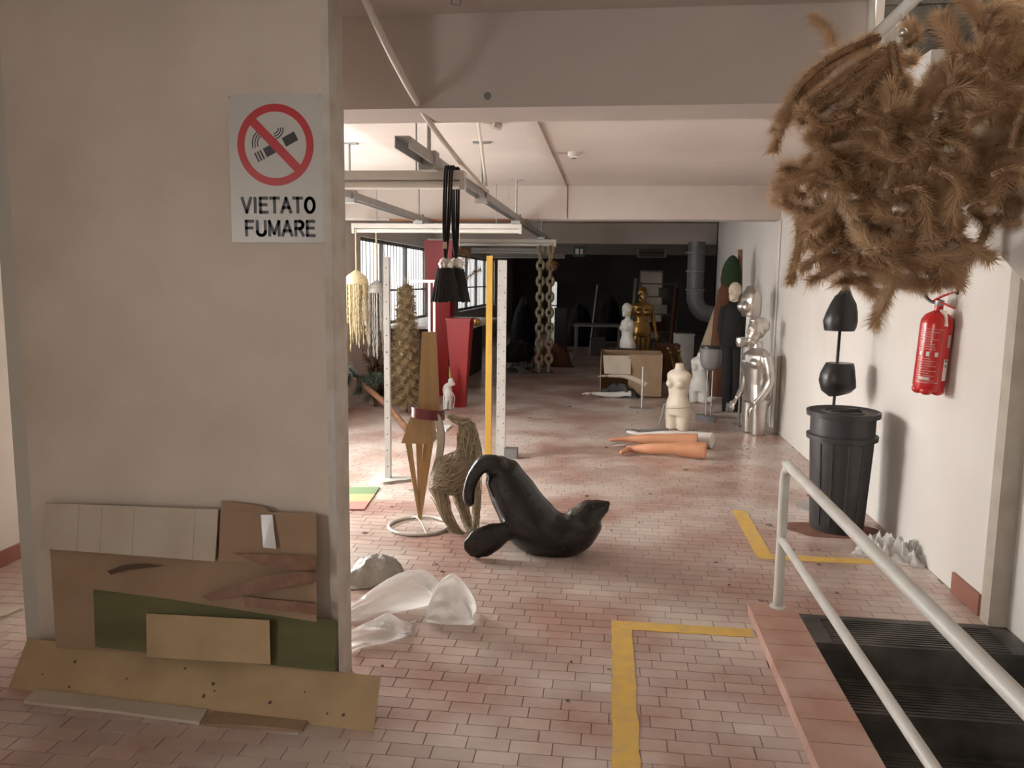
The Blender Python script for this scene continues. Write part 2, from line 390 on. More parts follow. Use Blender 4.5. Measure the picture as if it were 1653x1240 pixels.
# pale yard wall outside the windows
b = MB(); b.box(-8.2, -8.0, 2, 26, -1, 1.35); struct('wall_yard', b, mat('yard_wall', (0.55, 0.54, 0.52), (0.40, 0.40, 0.39), 0.8, 0.9))

# ================================================================== STAIRS
# descending flight
st = thing('descending_staircase', 'black ribbed rubber stairs going down beside the white handrail', 'stairs', (1.4, 3.95, 0))
for k in range(8):
    y1 = 4.0 - .31 * k; z = -.165 * k
    b = MB(); b.box(.97, 1.965, y1 - .33, y1, z - .04, z - .002); tr = build(b, 'tread', M_RUB, st, True)
    b = MB(); b.box(.97, 1.965, y1 - .335, y1 - .318, z - .20, z - .03); build(b, 'riser', M_RUB, st, True)
    if k < 4:
        for i in range(11):
            yy = y1 - .31 + i * .024; b = MB(); b.box(1.08, 1.86, yy, yy + .012, z - .002, z + .003); build(b, 'rib', M_RUB, tr, True)
b = MB(); b.box(.97, 1.965, .2, 4.0, -3.2, -3.0); struct('floor_lower_landing', b, M_GROUT)
b = MB(); b.box(.90, .97, .2, 3.98, -3.2, -.2); struct('wall_stairwell_left', b, M_WALL)
b = MB(); b.box(.95, 2.1, .05, .2, -3.2, ZC); struct('wall_stairwell_near', b, M_WALL)
b = MB(); b.box(.95, 2.0, 4.0, 4.1, -3.2, -.2); struct('wall_stairwell_far', b, M_WALL)
# tiled curb along the stairwell
cb = thing('stairwell_curb', 'low terracotta tiled curb along the stair opening', 'curb', (.85, 3.2, 0))
b = MB(); b.box(.745, .955, .25, 3.96, -.05, .045); build(b, 'core', M_GROUT, cb, True)
y = 3.955; k = 0; me = None
while y > .4:
    if True:
        b = MB(); b.box(.742, .956, y - .150, y, .045, .056); o = build(b, 'cap_tile', M_CURB, cb, True)
        b = MB(); b.box(.734, .745, y - .152, y, .0, .054); build(b, 'face_tile', M_CURB, cb, True)
    y -= .154; k += 1
# handrail
hr = thing('handrail', 'white painted tubular handrail beside the stairs', 'handrail', (.87, 3.92, .05))
top = [(.87, 3.92, .05), (.87, 3.92, .60), (.87, 3.915, .71), (.87, 3.88, .765), (.87, 3.80, .785), (.87, 3.6, .79), (.87, .3, .80)]
b = MB(); b.tube(smooth_path(top, 5), .0235, 14); build(b, 'top_rail', M_WPIPE, hr, True, smooth=True)
b = MB(); b.tube([(.87, 3.92, .405), (.87, .3, .405)], .019, 12); build(b, 'middle_rail', M_WPIPE, hr, True, smooth=True)
b = MB(); b.tube([(.87, 1.2, .05), (.87, 1.2, .80)], .021, 12); build(b, 'post', M_WPIPE, hr, True, smooth=True)
b = MB(); b.lathe([(.04, 0.05), (.04, .062), (.026, .068)], (.87, 3.92, 0), 16); build(b, 'foot_flange', M_WPIPE, hr, True)
# ascending flight overhead
uf = thing('ascending_staircase', 'upper stair flight with black steps and white zigzag stringer', 'stairs', (1.4, 1.2, 1.3))
steps = [(4.0 - .36 * k, 2.83 - .2 * k) for k in range(-3, 8)]    # back edge y of tread, tread height
poly = []
for y1, z in steps: poly += [(y1, z), (y1 - .36, z)]
ylo, zlo = steps[-1][0] - .36, steps[-1][1]
yhi, zhi = steps[0]
prof = poly + [(ylo, zlo - .30), (yhi, zhi - .30)]
b = MB(); b.slab([(1.04, y, z) for y, z in prof], .06, (1, 0, 0)); build(b, 'stringer', M_WALL, uf, True)
for y1, z in steps:
    b = MB(); b.box(1.10, 1.965, y1 - .37, y1, z - .03, z + .004); build(b, 'tread', M_RUB, uf, True)
    b = MB(); b.box(1.10, 1.965, y1 - .362, y1 - .345, z - .2, z - .03); build(b, 'riser', M_RUB, uf, True)
b = MB(); b.slab([(1.10, ylo, zlo - .30), (1.965, ylo, zlo - .30), (1.965, yhi, zhi - .30), (1.10, yhi, zhi - .30)], .08, (0, -.2, 1)); build(b, 'soffit', M_PART, uf, True)
b = MB(); b.box(1.0, 2.1, .2, ylo + .01, zlo - .28, zlo); struct('floor_half_landing', b, M_PART)
b = MB(); b.box(.9, 2.2, 0, 5.2, 5.4, 5.6); b.box(.9, 1.0, .0, 5.2, ZC + .2, 5.5); b.box(.9, 2.2, 5.1, 5.2, ZC + .2, 5.5); b.box(.9, 2.2, 0, .1, ZC, 5.5); struct('wall_upper_shaft', b, M_WALL)
ur = thing('upper_rail', 'pale grey steel rail along the upper stair, holding the garland', 'rail', (.95, 2.9, 2.57))
b = MB(); b.tube([(.95, 1.5, 2.575), (.95, 3.43, 2.565)], .022, 12); build(b, 'rail', M_WPIPE, ur, True, smooth=True)
b = MB(); b.tube([(.95, 2.2, 2.57), (.95, 2.2, 2.752)], .016, 10); build(b, 'hanger', M_WPIPE, ur, True, smooth=True)
b = MB(); b.tube([(.95, 3.3, 2.57), (.95, 3.3, 2.752)], .016, 10); build(b, 'hanger', M_WPIPE, ur, True, smooth=True)

# yellow floor markings
def strip(mb, x0, x1, y0, y1, rng):
    n = max(2, int(max(x1 - x0, y1 - y0) / .05)); lo = []; hi = []
    for i in range(n + 1):
        t = i / n; w = lambda: rng.uniform(-.004, .004)
        if x1 - x0 > y1 - y0: x = lerp(x0, x1, t); lo.append((x, y0 + w())); hi.append((x, y1 + w()))
        else: yy = lerp(y0, y1, t); lo.append((x0 + w(), yy)); hi.append((x1 + w(), yy))
    for i in range(n):
        a, c, d, e = lo[i], lo[i + 1], hi[i + 1], hi[i]
        mb.hexa([(*p, .0005) for p in (a, c, d, e)] + [(*p, .0022) for p in (a, c, d, e)])
rg = random.Random(3)
t1 = thing('floor_tape', 'yellow L-shaped floor line in the foreground left of the curb', 'floor marking', (.1, 3.7, 0))
b = MB(); strip(b, .052, .150, .8, 3.67, rg); build(b, 'long_leg', M_YEL, t1, True)
b = MB(); strip(b, .052, .715, 3.67, 3.765, rg); build(b, 'short_leg', M_YEL, t1, True)
t2 = thing('floor_tape', 'yellow L-shaped floor line in front of the grey bin', 'floor marking', (.98, 4.85, 0))
b = MB(); strip(b, .93, 1.03, 4.88, 5.82, rg); build(b, 'long_leg', M_YEL, t2, True)
b = MB(); strip(b, .93, 1.66, 4.785, 4.88, rg); build(b, 'short_leg', M_YEL, t2, True)

# ================================================================== SIGN
SY = 2.945
sg = thing('no_smoking_sign', 'grey plate with red barred cigarette ring reading VIETATO FUMARE', 'sign', (-1.257, SY, 1.78))
b = MB(); b.box(-1.44, -1.073, SY - .004, SY, 1.783, 2.328); build(b, 'plate', M_SIGN, sg, True)
sc_ = V((-1.258, SY - .004, 2.143)); RO, RI = .149, .121
def sp(x, z, d=0): return V((sc_.x + x, sc_.y - d, sc_.z + z))
b = MB(); n = 56
o_ = [(RO * math.cos(2 * PI * i / n), RO * math.sin(2 * PI * i / n)) for i in range(n)]; i_ = [(x * RI / RO, z * RI / RO) for x, z in o_]
for i in range(n):
    j = (i + 1) % n
    b.hexa([sp(*o_[i]), sp(*o_[j]), sp(*i_[j]), sp(*i_[i]), sp(*o_[i], .0012), sp(*o_[j], .0012), sp(*i_[j], .0012), sp(*i_[i], .0012)])
build(b, 'ring', M_SIGNR, sg, True)
def bar(mb, x, z, l, w, ang, d):
    c, s = math.cos(ang), math.sin(ang); q = [(-l, -w), (l, -w), (l, w), (-l, w)]
    q = [(x + a * c - e * s, z + a * s + e * c) for a, e in q]
    mb.hexa([sp(*p, 0) for p in q] + [sp(*p, d) for p in q])
b = MB(); bar(b, 0, 0, RI + .006, .0165, -math.radians(45), .0014); build(b, 'slash', M_SIGNR, sg, True)
A = math.radians(27)
b = MB(); bar(b, .058, .021, .027, .0175, A, .0008); build(b, 'cigarette', M_SIGNK, sg, True)
b = MB(); bar(b, -.021, -.019, .023, .0175, A, .0008); build(b, 'cigarette', M_SIGNK, sg, True)
for i in range(3):
    b = MB(); bar(b, -.052 - .0105 * i, -.035 - .0050 * i, .0032, .0185, A, .0008); build(b, 'ash_line', M_SIGNK, sg, True)
for i in range(3):
    for (cx_, cz_, a0, a1, r) in [(-.036, .006, 95, 200, .034 + .010 * i), (-.006, .060, -85, 5, .019 + .0095 * i)]:
        b = MB(); m_ = 8
        for k in range(m_):
            p = [(cx_ + rr * math.cos(math.radians(lerp(a0, a1, t))), cz_ + rr * math.sin(math.radians(lerp(a0, a1, t)))) for t, rr in
                 ((k / m_, r - .0021), ((k + 1) / m_, r - .0021), ((k + 1) / m_, r + .0021), (k / m_, r + .0021))]
            b.hexa([sp(*q) for q in p] + [sp(*q, .0008) for q in p])
        build(b, 'smoke', M_SIGNK, sg, True)
def arc(cx_, cz_, rx, rz, a0, a1, n=10): return [(cx_ + rx * math.cos(math.radians(lerp(a0, a1, i / n))), cz_ + rz * math.sin(math.radians(lerp(a0, a1, i / n)))) for i in range(n + 1)]
GLYPH = {'V': [[(0, 1), (.3, 0), (.6, 1)]], 'I': [[(.1, 0), (.1, 1)]], 'E': [[(.52, 1), (.06, 1), (.06, 0), (.54, 0)], [(.06, .53), (.48, .53)]], 'T': [[(0, 1), (.58, 1)], [(.29, 1), (.29, 0)]],
         'A': [[(0, 0), (.31, 1), (.62, 0)], [(.1, .33), (.52, .33)]], 'O': [arc(.34, .5, .30, .5, 0, 360, 22)], 'F': [[(.52, 1), (.06, 1), (.06, 0)], [(.06, .52), (.46, .52)]],
         'U': [[(.04, 1)] + arc(.31, .28, .27, .28, 180, 360, 10) + [(.58, 1)]], 'M': [[(.04, 0), (.04, 1), (.36, .12), (.68, 1), (.68, 0)]], 'R': [[(.06, 0), (.06, 1), (.32, 1)] + arc(.32, .745, .22, .255, 90, -90, 8) + [(.06, .49)], [(.32, .49), (.56, 0)]]}
WID = {'I': .2, 'O': .68, 'M': .72, 'A': .62, 'V': .6, 'U': .62, 'T': .58}
def text(word, cxw, z0, h, width, y):
    tot = sum(WID.get(c, .56) for c in word) + .2 * (len(word) - 1); k = width / tot; x = cxw - width / 2; lw_ = .0058; out = []
    for c in word:
        mb = MB(); zz = lambda t: z0 + lw_ + t * (h - 2 * lw_)
        for st_ in GLYPH[c]:
            for (a, e), (a2, e2) in zip(st_[:-1], st_[1:]):
                p, q = V((x + a * k, y, zz(e))), V((x + a2 * k, y, zz(e2))); d = (q - p).normalized(); n_ = V((-d.z, 0, d.x)) * lw_; p -= d * lw_ * .75; q += d * lw_ * .75
                mb.slab([p - n_, q - n_, q + n_, p + n_], .0006, (0, -1, 0))
        build(mb, 'letter', M_SIGNK, sg, True); x += (WID.get(c, .56) + .2) * k
text('VIETATO', -1.252, 1.890, .064, .286, SY - .0042)
text('FUMARE', -1.248, 1.804, .064, .274, SY - .0042)
for x in (-1.432, -1.082):
    b = MB(); b.lathe([(.004, 0), (.004, .002)], (0, 0, 0), 8); b.xf(Matrix.Translation((x, SY - .004, 2.318)) @ Matrix.Rotation(PI / 2, 4, 'X')); build(b, 'screw', M_STEEL, sg, True)

# ================================================================== CARDBOARD AT THE PARTITION
def sheet(pts, th, name, m, parent=None): return build(MB().slab(pts, th, (0, -1, .1)), name, m, parent, True)
def crease(parent, p, q, m, w=.004):
    p, q = V(p), V(q); d = (q - p).normalized(); s_ = d.cross(V((0, -1, .1))).normalized() * w
    build(MB().slab([p - s_, q - s_, q + s_, p + s_], .0015, (0, -1, .1)), 'crease', m, parent, True)
bx = thing('flattened_box', 'big flattened brown cardboard box leaning against the partition', 'cardboard', (-1.75, 2.88, 0))
q = [at(92, 1045, Y=2.86), at(512, 1070, Y=2.86), at(510, 829, Y=2.915), at(78, 815, Y=2.915)]
sheet(q, .006, 'panel', M_CARD, bx)
fp = sheet([at(68, 885, Y=2.86), at(348, 906, Y=2.86), at(353, 822, Y=2.90), at(75, 812, Y=2.90)], .006, 'pale_flap', M_CARDL, bx)
for x in (128, 165, 217, 315): crease(fp, at(x, 815 + (x - 75) * .036, Y=2.893), at(x - 4, 888 + (x - 68) * .075, Y=2.853), mat('crease_tone', (.42, .35, .27), None, rough=.8), .0012)
sheet([at(353, 905, Y=2.862), at(512, 914, Y=2.862), at(511, 829, Y=2.905), at(357, 824, Y=2.905)], .004, 'front_flap', mat('card_flap', (0.37, 0.25, 0.16), (0.33, 0.22, 0.135), 5, 0.8), bx)
sheet([at(357, 824, Y=2.905), at(440, 829, Y=2.905), at(428, 818, Y=2.92), at(358, 808, Y=2.92)], .003, 'torn_edge', M_CARD, bx)
sheet([at(425, 884, Y=2.852), at(446, 886, Y=2.852), at(440, 831, Y=2.89), at(421, 831, Y=2.89)], .001, 'clear_tape', mat('clear_tape', (.46, .40, .35), None, rough=.2), bx)
for a in ([(375, 893), (510, 896), (511, 925), (430, 915)], [(325, 964), (420, 932), (510, 918), (511, 938), (440, 953), (340, 970)], [(392, 963), (512, 975), (513, 993), (396, 979)]):
    sheet([at(x, y, Y=2.853) for x, y in a][::-1] if False else [at(x, y, Y=2.851) for x, y in a], .0012, 'brown_tape', M_BTAPE, bx)
for a in ([(173, 922), (200, 912), (235, 910), (266, 914), (236, 917), (200, 921), (180, 928)],):
    sheet([at(x, y, Y=2.857) for x, y in a], .0008, 'smudge', M_SPOT, bx)
o = tag(sheet([at(155, 1044, Y=2.80), at(541, 1084, Y=2.80), at(545, 1001, Y=2.88), at(152, 951, Y=2.88)], .005, 'olive_sheet', M_OLIVE), 'dark olive green cardboard sheet leaning behind the tan offcut', 'cardboard')
o = tag(sheet([at(238, 1060, Y=2.775), at(437, 1072, Y=2.775), at(435, 1001, Y=2.835), at(237, 990, Y=2.835)], .004, 'tan_offcut', M_TAN), 'small tan board offcut standing in front of the olive sheet', 'board')
lb = thing('long_board', 'long tan board lying tilted across the foot of the cardboard', 'board', (-1.6, 2.72, 0))
q = [fl(15, 1110), fl(603, 1181), at(615, 1092, Y=2.80), at(46, 1030, Y=2.90)]
sheet(q, .005, 'board', M_TAN, lb)
rg = random.Random(5)
for (x, y) in [(122, 1068), (113, 1108), (206, 1095), (330, 1123), (347, 1115), (493, 1116), (529, 1151), (555, 1153), (345, 1103), (437, 1133), (300, 1078), (70, 1088)]:
    u = (x - 15) / 590; yb = 2.77 - .1 * u; r_ = rg.uniform(.004, .009)
    # keep the stain on the tilted face of the board
    o3, e1, e2 = q[0], q[1] - q[0], q[3] - q[0]; nn = e1.cross(e2); rr = ray(x, y); s_ = (o3 - V((0, 0, EYE))).dot(nn) / rr.dot(nn); c = V((0, 0, EYE)) + rr * s_
    e1n = e1.normalized(); e2n = nn.cross(e1).normalized(); nz = V((0, -1, .1)).normalized()
    build(MB().slab([c + nz * .0049 + (e1n * math.cos(k * PI / 4) + e2n * math.sin(k * PI / 4)) * r_ * rg.uniform(.6, 1.1) for k in range(8)], .0006, nz), 'stain', M_SPOT, lb, True)
def flatpiece(name, label, pts, m, th=.006, z=.001):
    P = [fl(x, y) for x, y in pts]; b = MB(); b.slab([(p.x, p.y, z) for p in P], th, (0, 0, 1)); return tag(build(b, name, m), label, 'cardboard')
flatpiece('cardboard_strip', 'pale corrugated cardboard strip on the floor under the long board', [(38, 1137), (60, 1117), (335, 1150), (322, 1171), (180, 1152)], M_CARDL, .012)
flatpiece('cardboard_strip', 'short brown cardboard strip on the floor under the right end of the long board', [(328, 1173), (345, 1152), (497, 1168), (488, 1183), (410, 1176)], M_CARD, .010)
flatpiece('cardboard_scrap', 'pale cardboard scrap on the floor left of the partition', [(-30, 1003), (-20, 978), (36, 984), (10, 996)], M_CARDL, .008)

# ================================================================== FUR GARLAND
gl = thing('tinsel_garland', 'huge shaggy bunch of beige tinsel garland hanging from the upper rail', 'garland', (.8, 2.35, 1.65))
rg = random.Random(11)
def fur(pts, rad=.034, dens=1.0):
    P = smooth_path(pts, 5); L = sum((P[i + 1] - P[i]).length for i in range(len(P) - 1))
    b = MB(); b.tube(P, [rad * .30] * (len(P) - 1) + [rad * .12], 6)
    P2 = P + [P[-1] + (P[-1] - P[-2]).normalized() * .02]
    needles(b, P2, rad * 1.3, int(9500 * L * dens), .0014, .7, rg, .45)
    build(b, 'tinsel_strand', M_FUR, gl, True)
def fpx(lst, Y, rad=.034): fur([at(x, y, Y=Y + dy) for (x, y, dy) in lst], rad)
# strands combed out to the upper left
for s_ in [[(1420, 60, 0), (1350, 90, -.02), (1290, 140, -.03), (1258, 200, -.02)], [(1430, 80, -.04), (1370, 120, -.08), (1310, 165, -.1), (1268, 190, -.08)],
           [(1420, 110, -.06), (1360, 150, -.1), (1300, 190, -.12)], [(1345, 80, .05), (1335, 50, .05), (1318, 32, .05)], [(1440, 95, -.1), (1390, 150, -.14), (1320, 210, -.12)],
           [(1330, 120, .03), (1280, 165, .0), (1252, 232, .02)], [(1400, 70, .05), (1340, 110, .08), (1300, 160, .1)], [(1455, 75, -.05), (1478, 60, -.08), (1470, 45, -.06)],
           [(1440, 70, -.12), (1450, 130, -.16), (1455, 200, -.16)], [(1455, 120, -.1), (1460, 180, -.18), (1440, 240, -.2)]]: fpx(s_, 2.36)
# curls in the middle
for k in range(80):
    x = rg.uniform(1305, 1565); y = rg.uniform(150, 410)
    if x < 1345 and y < 240: x += 70
    d = rg.uniform(-.22, .08); a = rg.uniform(0, 2 * PI); l = rg.uniform(35, 65)
    fpx([(x, y, d), (x + l * math.cos(a), y + l * math.sin(a) * .8, d - rg.uniform(0, .08)), (x + 1.7 * l * math.cos(a + .7), y + 1.5 * l * math.sin(a + .7) + 20, d - .02)], 2.36, rg.uniform(.028, .038))
# strands swept along the bottom
for s_ in [[(1300, 340, 0), (1310, 390, -.05), (1350, 420, -.08), (1420, 440, -.1), (1480, 462, -.08)], [(1320, 370, -.08), (1370, 410, -.12), (1440, 425, -.14), (1540, 430, -.1)],
           [(1290, 330, .03), (1290, 390, .02), (1278, 445, .02)], [(1340, 360, -.05), (1400, 400, -.15), (1480, 415, -.16), (1545, 410, -.1)], [(1310, 250, .02), (1280, 290, 0), (1290, 330, 0)],
           [(1310, 315, .05), (1280, 318, .05), (1256, 322, .05)], [(1320, 400, 0), (1330, 425, 0), (1340, 428, .03)], [(1350, 420, -.02), (1380, 450, -.02), (1405, 470, 0)],
           [(1400, 440, -.02), (1450, 458, -.04), (1520, 455, -.02)], [(1500, 330, -.1), (1540, 380, -.12), (1590, 412, -.1)], [(1480, 380, -.12), (1530, 420, -.1), (1545, 450, -.06)],
           [(1310, 290, 0), (1330, 350, -.04), (1370, 385, -.06)], [(1370, 370, -.1), (1430, 395, -.16), (1500, 390, -.18)]]: fpx(s_, 2.36)
# the mass running out to the right over the stair
for k in range(44):
    x = rg.uniform(1500, 1700); lo = 150 if x < 1570 else 0; y = rg.uniform(lo, 300); d = rg.uniform(-.25, .0); a = rg.uniform(0, 2 * PI); l = rg.uniform(35, 70)
    if x < 1580 and y < 170: continue
    fpx([(x, y, d), (x + l * math.cos(a), y + l * math.sin(a), d - .04), (x + 1.7 * l * math.cos(a + .6), y + 1.6 * l * math.sin(a + .6), d)], 2.30, .036)
for s_ in [[(1480, 190, 0), (1530, 150, 0), (1570, 110, 0), (1600, 60, 0)], [(1500, 230, -.05), (1560, 190, -.08), (1640, 170, -.1)], [(1590, 20, 0), (1600, 70, -.04), (1640, 110, -.06)],
           [(1480, 160, .05), (1530, 165, .03), (1580, 130, .0)], [(1560, 290, -.06), (1610, 320, -.1), (1670, 340, -.1)], [(1560, 260, -.1), (1620, 270, -.14), (1680, 260, -.1)]]: fpx(s_, 2.34)
tag(build(MB().ell(at(1458, 53, Y=2.2), .011, .011, .011, 10, 7), 'bauble', M_SILVER, smooth=True), 'tiny silver bauble caught on top of the shaggy garland', 'bauble')

# ================================================================== SEAL
SEY = 4.72; s1 = SEY / F_PX * 1.0
def sp3(x, y, dy=0): return at(x, y, Y=SEY + dy)
sl = thing('seal_statue', 'glossy black seal statue balancing on its belly with tail raised', 'statue', (fl(890, 902).x, SEY, 0))
b = MB()
body = [(802, 752, 17), (812, 768, 33), (832, 803, 40), (860, 846, 47), (895, 864, 41), (925, 860, 36), (944, 842, 31), (954, 829, 25), (966, 822, 17), (976, 818, 11.5), (982, 816, 7)]
P = [sp3(x, y) for x, y, r in body]; R_ = [r * s1 for x, y, r in body]
b.tube(smooth_path(P, 5), smooth_r(R_, 5), 20)
b.ell(sp3(881, 866), 40 * s1, 40 * s1, 34 * s1)
tl = [(815, 758, 10), (800, 748, 14), (782, 748, 14), (767, 764, 12), (758, 788, 11), (757, 806, 11), (761, 817, 7)]
b.tube(smooth_path([sp3(x, y, -.06) for x, y, r in tl], 4), smooth_r([r * s1 for *_, r in tl], 4), 12)
b.ell(sp3(806, 757), 25 * s1, 22 * s1, 22 * s1)
b.ell(sp3(822, 764), 22 * s1, 24 * s1, 24 * s1)
fp_ = [(848, 850, 10), (820, 858, 17), (797, 867, 25), (777, 877, 27), (762, 886, 21), (753, 892, 9)]
pts = smooth_path([sp3(x, y, dy) for (x, y, r), dy in zip(fp_, (-.06, -.12, -.16, -.18, -.19, -.19))], 4); rs = smooth_r([r * s1 for *_, r in fp_], 4)
b.tube(pts, rs, 14, flat=.30, upv=(0, 1, 0))
b.ell(sp3(981, 813, -.012), 5 * s1, 6 * s1, 5 * s1)
so = fuse(b, 'body', M_SEAL, sl, .011, 5, True)
for dy in (-.07, .07):
    build(MB().ell(sp3(958, 818, dy), .007, .007, .007, 8, 6), 'eye', M_BLACK, sl, True, smooth=True)

# ================================================================== WIRE DEER
DY = 5.05; s2 = DY / F_PX
dr = thing('straw_deer', 'woven straw deer with long neck standing behind the black seal', 'deer figure', (fl(758, 868).x, 4.95, 0))
def dp(x, y, dy=0): return at(x, y, Y=DY + dy)
limbs = [
    [(695, 768, 14, 0), (707, 770, 31, 0), (730, 765, 32, 0), (753, 750, 28, 0), (766, 738, 18, 0)],
    [(760, 750, 21, 0), (757, 725, 19, 0), (755, 705, 17, 0), (754, 690, 14, 0), (753, 681, 11, 0)],
    [(762, 682, 8, .02), (748, 682, 8, 0), (735, 677, 6, -.02), (722, 671, 4.5, -.05)],
    [(703, 782, 17, -.05), (713, 808, 12.5, -.06), (721, 832, 9.5, -.06), (733, 852, 8, -.04), (748, 866, 7, -.08)],
    [(735, 778, 14, .08), (743, 805, 11, .06), (751, 832, 8.5, .04), (757, 852, 7.5, .0), (762, 864, 7, -.06)],
    [(768, 765, 10, .02), (771, 800, 6, .0), (769, 835, 5, -.02), (768, 855, 5, -.02)],
    [(762, 765, 10, .16), (768, 800, 6, .18), (766, 838, 5, .2)]]
b = MB(); wires = MB(); rg = random.Random(21)
for L in limbs:
    P = smooth_path([dp(x, y, d) for x, y, r, d in L], 5); R_ = smooth_r([r * s2 for x, y, r, d in L], 5)
    b.tube(P, [r * .86 for r in R_], 12)
    for k in range(110 if L[1][2] > 14 else 34):          # straw strands spiralling round the form
        a0 = rg.uniform(0, 2 * PI); tw = rg.uniform(-2.5, 2.5); i0 = rg.randint(0, len(P) // 3); i1 = rg.randint(len(P) // 2, len(P) - 1); u = None; W_ = []
        for i in range(i0, i1 + 1):
            t = (P[min(i + 1, len(P) - 1)] - P[max(i - 1, 0)]).normalized(); up_ = V((0, 1, 0)); u = (up_ - t * up_.dot(t)).normalized(); w = t.cross(u)
            an = a0 + tw * (i - i0) / max(1, len(P)); W_.append(P[i] + (u * math.cos(an) + w * math.sin(an)) * R_[i] * rg.uniform(.93, 1.1))
        if len(W_) > 2: wires.tube(W_, .0024, 4)
fuse(b, 'body', M_STRAW, dr, .014, 4, True)
o = build(wires, 'straw_strands', mat('straw_strand', (0.50, 0.43, 0.31), (0.34, 0.27, 0.17), 40, 0.5), dr, True); o['kind'] = 'stuff'

# ================================================================== WOODEN DISPLAY FIGURE
WY = 5.09; c0 = fl(676, 851)
wf = thing('wooden_display_figure', 'stylised wooden display figure with slat legs on a ring base', 'mannequin', (c0.x, c0.y, 0))
n = 40; b = MB(); b.tube([c0 + V((.2 * math.cos(2 * PI * i / n), .2 * math.sin(2 * PI * i / n), .011)) for i in range(n)], .011, 8, close=True); build(b, 'ring_base', M_WPIPE, wf, True, smooth=True)
for a in range(4):
    d = V((math.cos(a * PI / 2 + .5), math.sin(a * PI / 2 + .5), 0)); b = MB(); b.tube([c0 + d * .19 + V((0, 0, .012)), c0 + d * .08 + V((0, 0, .05)), c0 + V((0, 0, .055))], .005, 6); build(b, 'spoke', M_WPIPE, wf, True)
def wp(x, y, d=0): return at(x, y, Y=WY + d)
ct = c0 + V((0.01, 0, .05))
for (x, y, w_, d) in [(659, 712, 10, -.07), (677, 712, 11, -.03), (695, 712, 10, -.07), (688, 712, 8, .07)]:
    p = wp(x, y, d); b = MB(); hw = w_ * s2 * .5
    b.hexa([ct + V((-.008, -.006, 0)), ct + V((.008, -.006, 0)), ct + V((.008, .006, 0)), ct + V((-.008, .006, 0)), p + V((-hw, -.008, 0)), p + V((hw, -.008, 0)), p + V((hw, .008, 0)), p + V((-hw, .008, 0))])
    build(b, 'leg_slat', M_WOOD, wf, True)
b = MB(); t0, t1_, u0, u1 = wp(665, 672), wp(697, 671), wp(653, 704), wp(701, 713)
zb = u1.z; b.hexa([(u0.x, WY - .09, zb), (u1.x, WY - .09, zb), (u1.x, WY + .09, zb), (u0.x, WY + .09, zb), (t0.x, WY - .05, t0.z), (t1_.x, WY - .05, t0.z), (t1_.x, WY + .07, t0.z), (t0.x, WY + .07, t0.z)])
build(b, 'pelvis_block', M_WOOD, wf, True)
a0, a1, a2, a3 = wp(674, 672, .03), wp(709, 672, .03), wp(703, 536, .03), wp(681, 536, .03)
b = MB(); b.hexa([a0, a1, a1 + V((0, .03, 0)), a0 + V((0, .03, 0)), a3, a2, a2 + V((0, .03, 0)), a3 + V((0, .03, 0))]); build(b, 'torso_board', M_WOOD, wf, True)
b = MB(); R1 = []; cc = wp(691, 668, 0)
for k in range(17):
    a = lerp(-PI * .98, PI * .12, k / 16); R1.append(cc + V((.108 * math.cos(a) , .085 * math.sin(a), .020 - .03 * (k / 16))))
rings = [[p + V((0, 0, -.033)), p + V((0, 0, .033)), p + (p - cc).normalized() * .004 + V((0, 0, .033)), p + (p - cc).normalized() * .004 + V((0, 0, -.033))] for p in R1]
b.loft(rings); tag(build(b, 'leather_belt', M_LEATH, smooth='auto'), 'wide dark red leather belt draped round the wooden display figure', 'belt')
b = MB(); W_ = smooth_path([wp(692, 668, -.06), wp(705, 674, -.06), wp(712, 700, -.04), wp(710, 730, -.02), wp(702, 760, 0)], 5)
b.tube(W_, .026, 8, flat=.12, upv=(0, 1, 0)); tag(build(b, 'pale_strap', mat('pale_strap', (.55, .52, .45), None, rough=.4), smooth=True), 'pale curved strap hanging down beside the wooden figure', 'strap')

# ================================================================== POLES
def perforated(name, label, c, w, ztop, holes_x, wide=False):
    t = thing(name, label, 'pole', c)
    c = V(c); b = MB(); b.box(c.x - w / 2, c.x + w / 2, c.y - .02, c.y + .02, .02, ztop); build(b, 'upright', M_POLE, t, True)
    b = MB()
    for hx in holes_x:
        z = .12 + (.07 if hx > 0 else 0)
        while z < ztop - .06:
            m_ = Matrix.Translation((c.x + hx, c.y - .0205, z)) @ Matrix.Rotation(PI / 2, 4, 'X'); q_ = MB().lathe([(.0055, -.0005), (.0055, .0006)], (0, 0, 0), 8).xf(m_); b.add(q_.v, q_.f); z += .135
    o = build(b, 'holes', M_BLACK, t, True); o['kind'] = 'stuff'
    return t
p1 = fl(627, 775); t = perforated('perforated_upright', 'white perforated steel upright on an oval plate, beside the jellyfish lamps', (p1.x, p1.y, 0), .047, at(627, 415, Y=p1.y).z, (0,))
b = MB(); n = 36; b.loft([[V((p1.x + (.16 + .03 * math.cos(3 * a)) * math.cos(a), p1.y + (.13 + .02 * math.cos(4 * a)) * math.sin(a), z)) for a in [2 * PI * i / n for i in range(n)]] for z in (.001, .022)]); build(b, 'foot_plate', M_POLE, t, True)
p2 = fl(808, 738); t = perforated('perforated_upright', 'white perforated double upright beside the yellow wooden post', (p2.x, p2.y, 0), .082, at(806, 420, Y=p2.y).z, (-.022, .024))
b = MB(); b.box(p2.x + .04, p2.x + .16, p2.y - .06, p2.y + .06, 0, .09); build(b, 'foot_block', M_GREY, t, True)
p3 = fl(788, 737); b = MB(); b.box(p3.x - .028, p3.x + .028, p3.y - .02, p3.y + .02, 0, at(788, 413, Y=p3.y).z); tag(build(b, 'wooden_post', M_YWOOD), 'tall yellow wooden post standing left of the double upright', 'post')
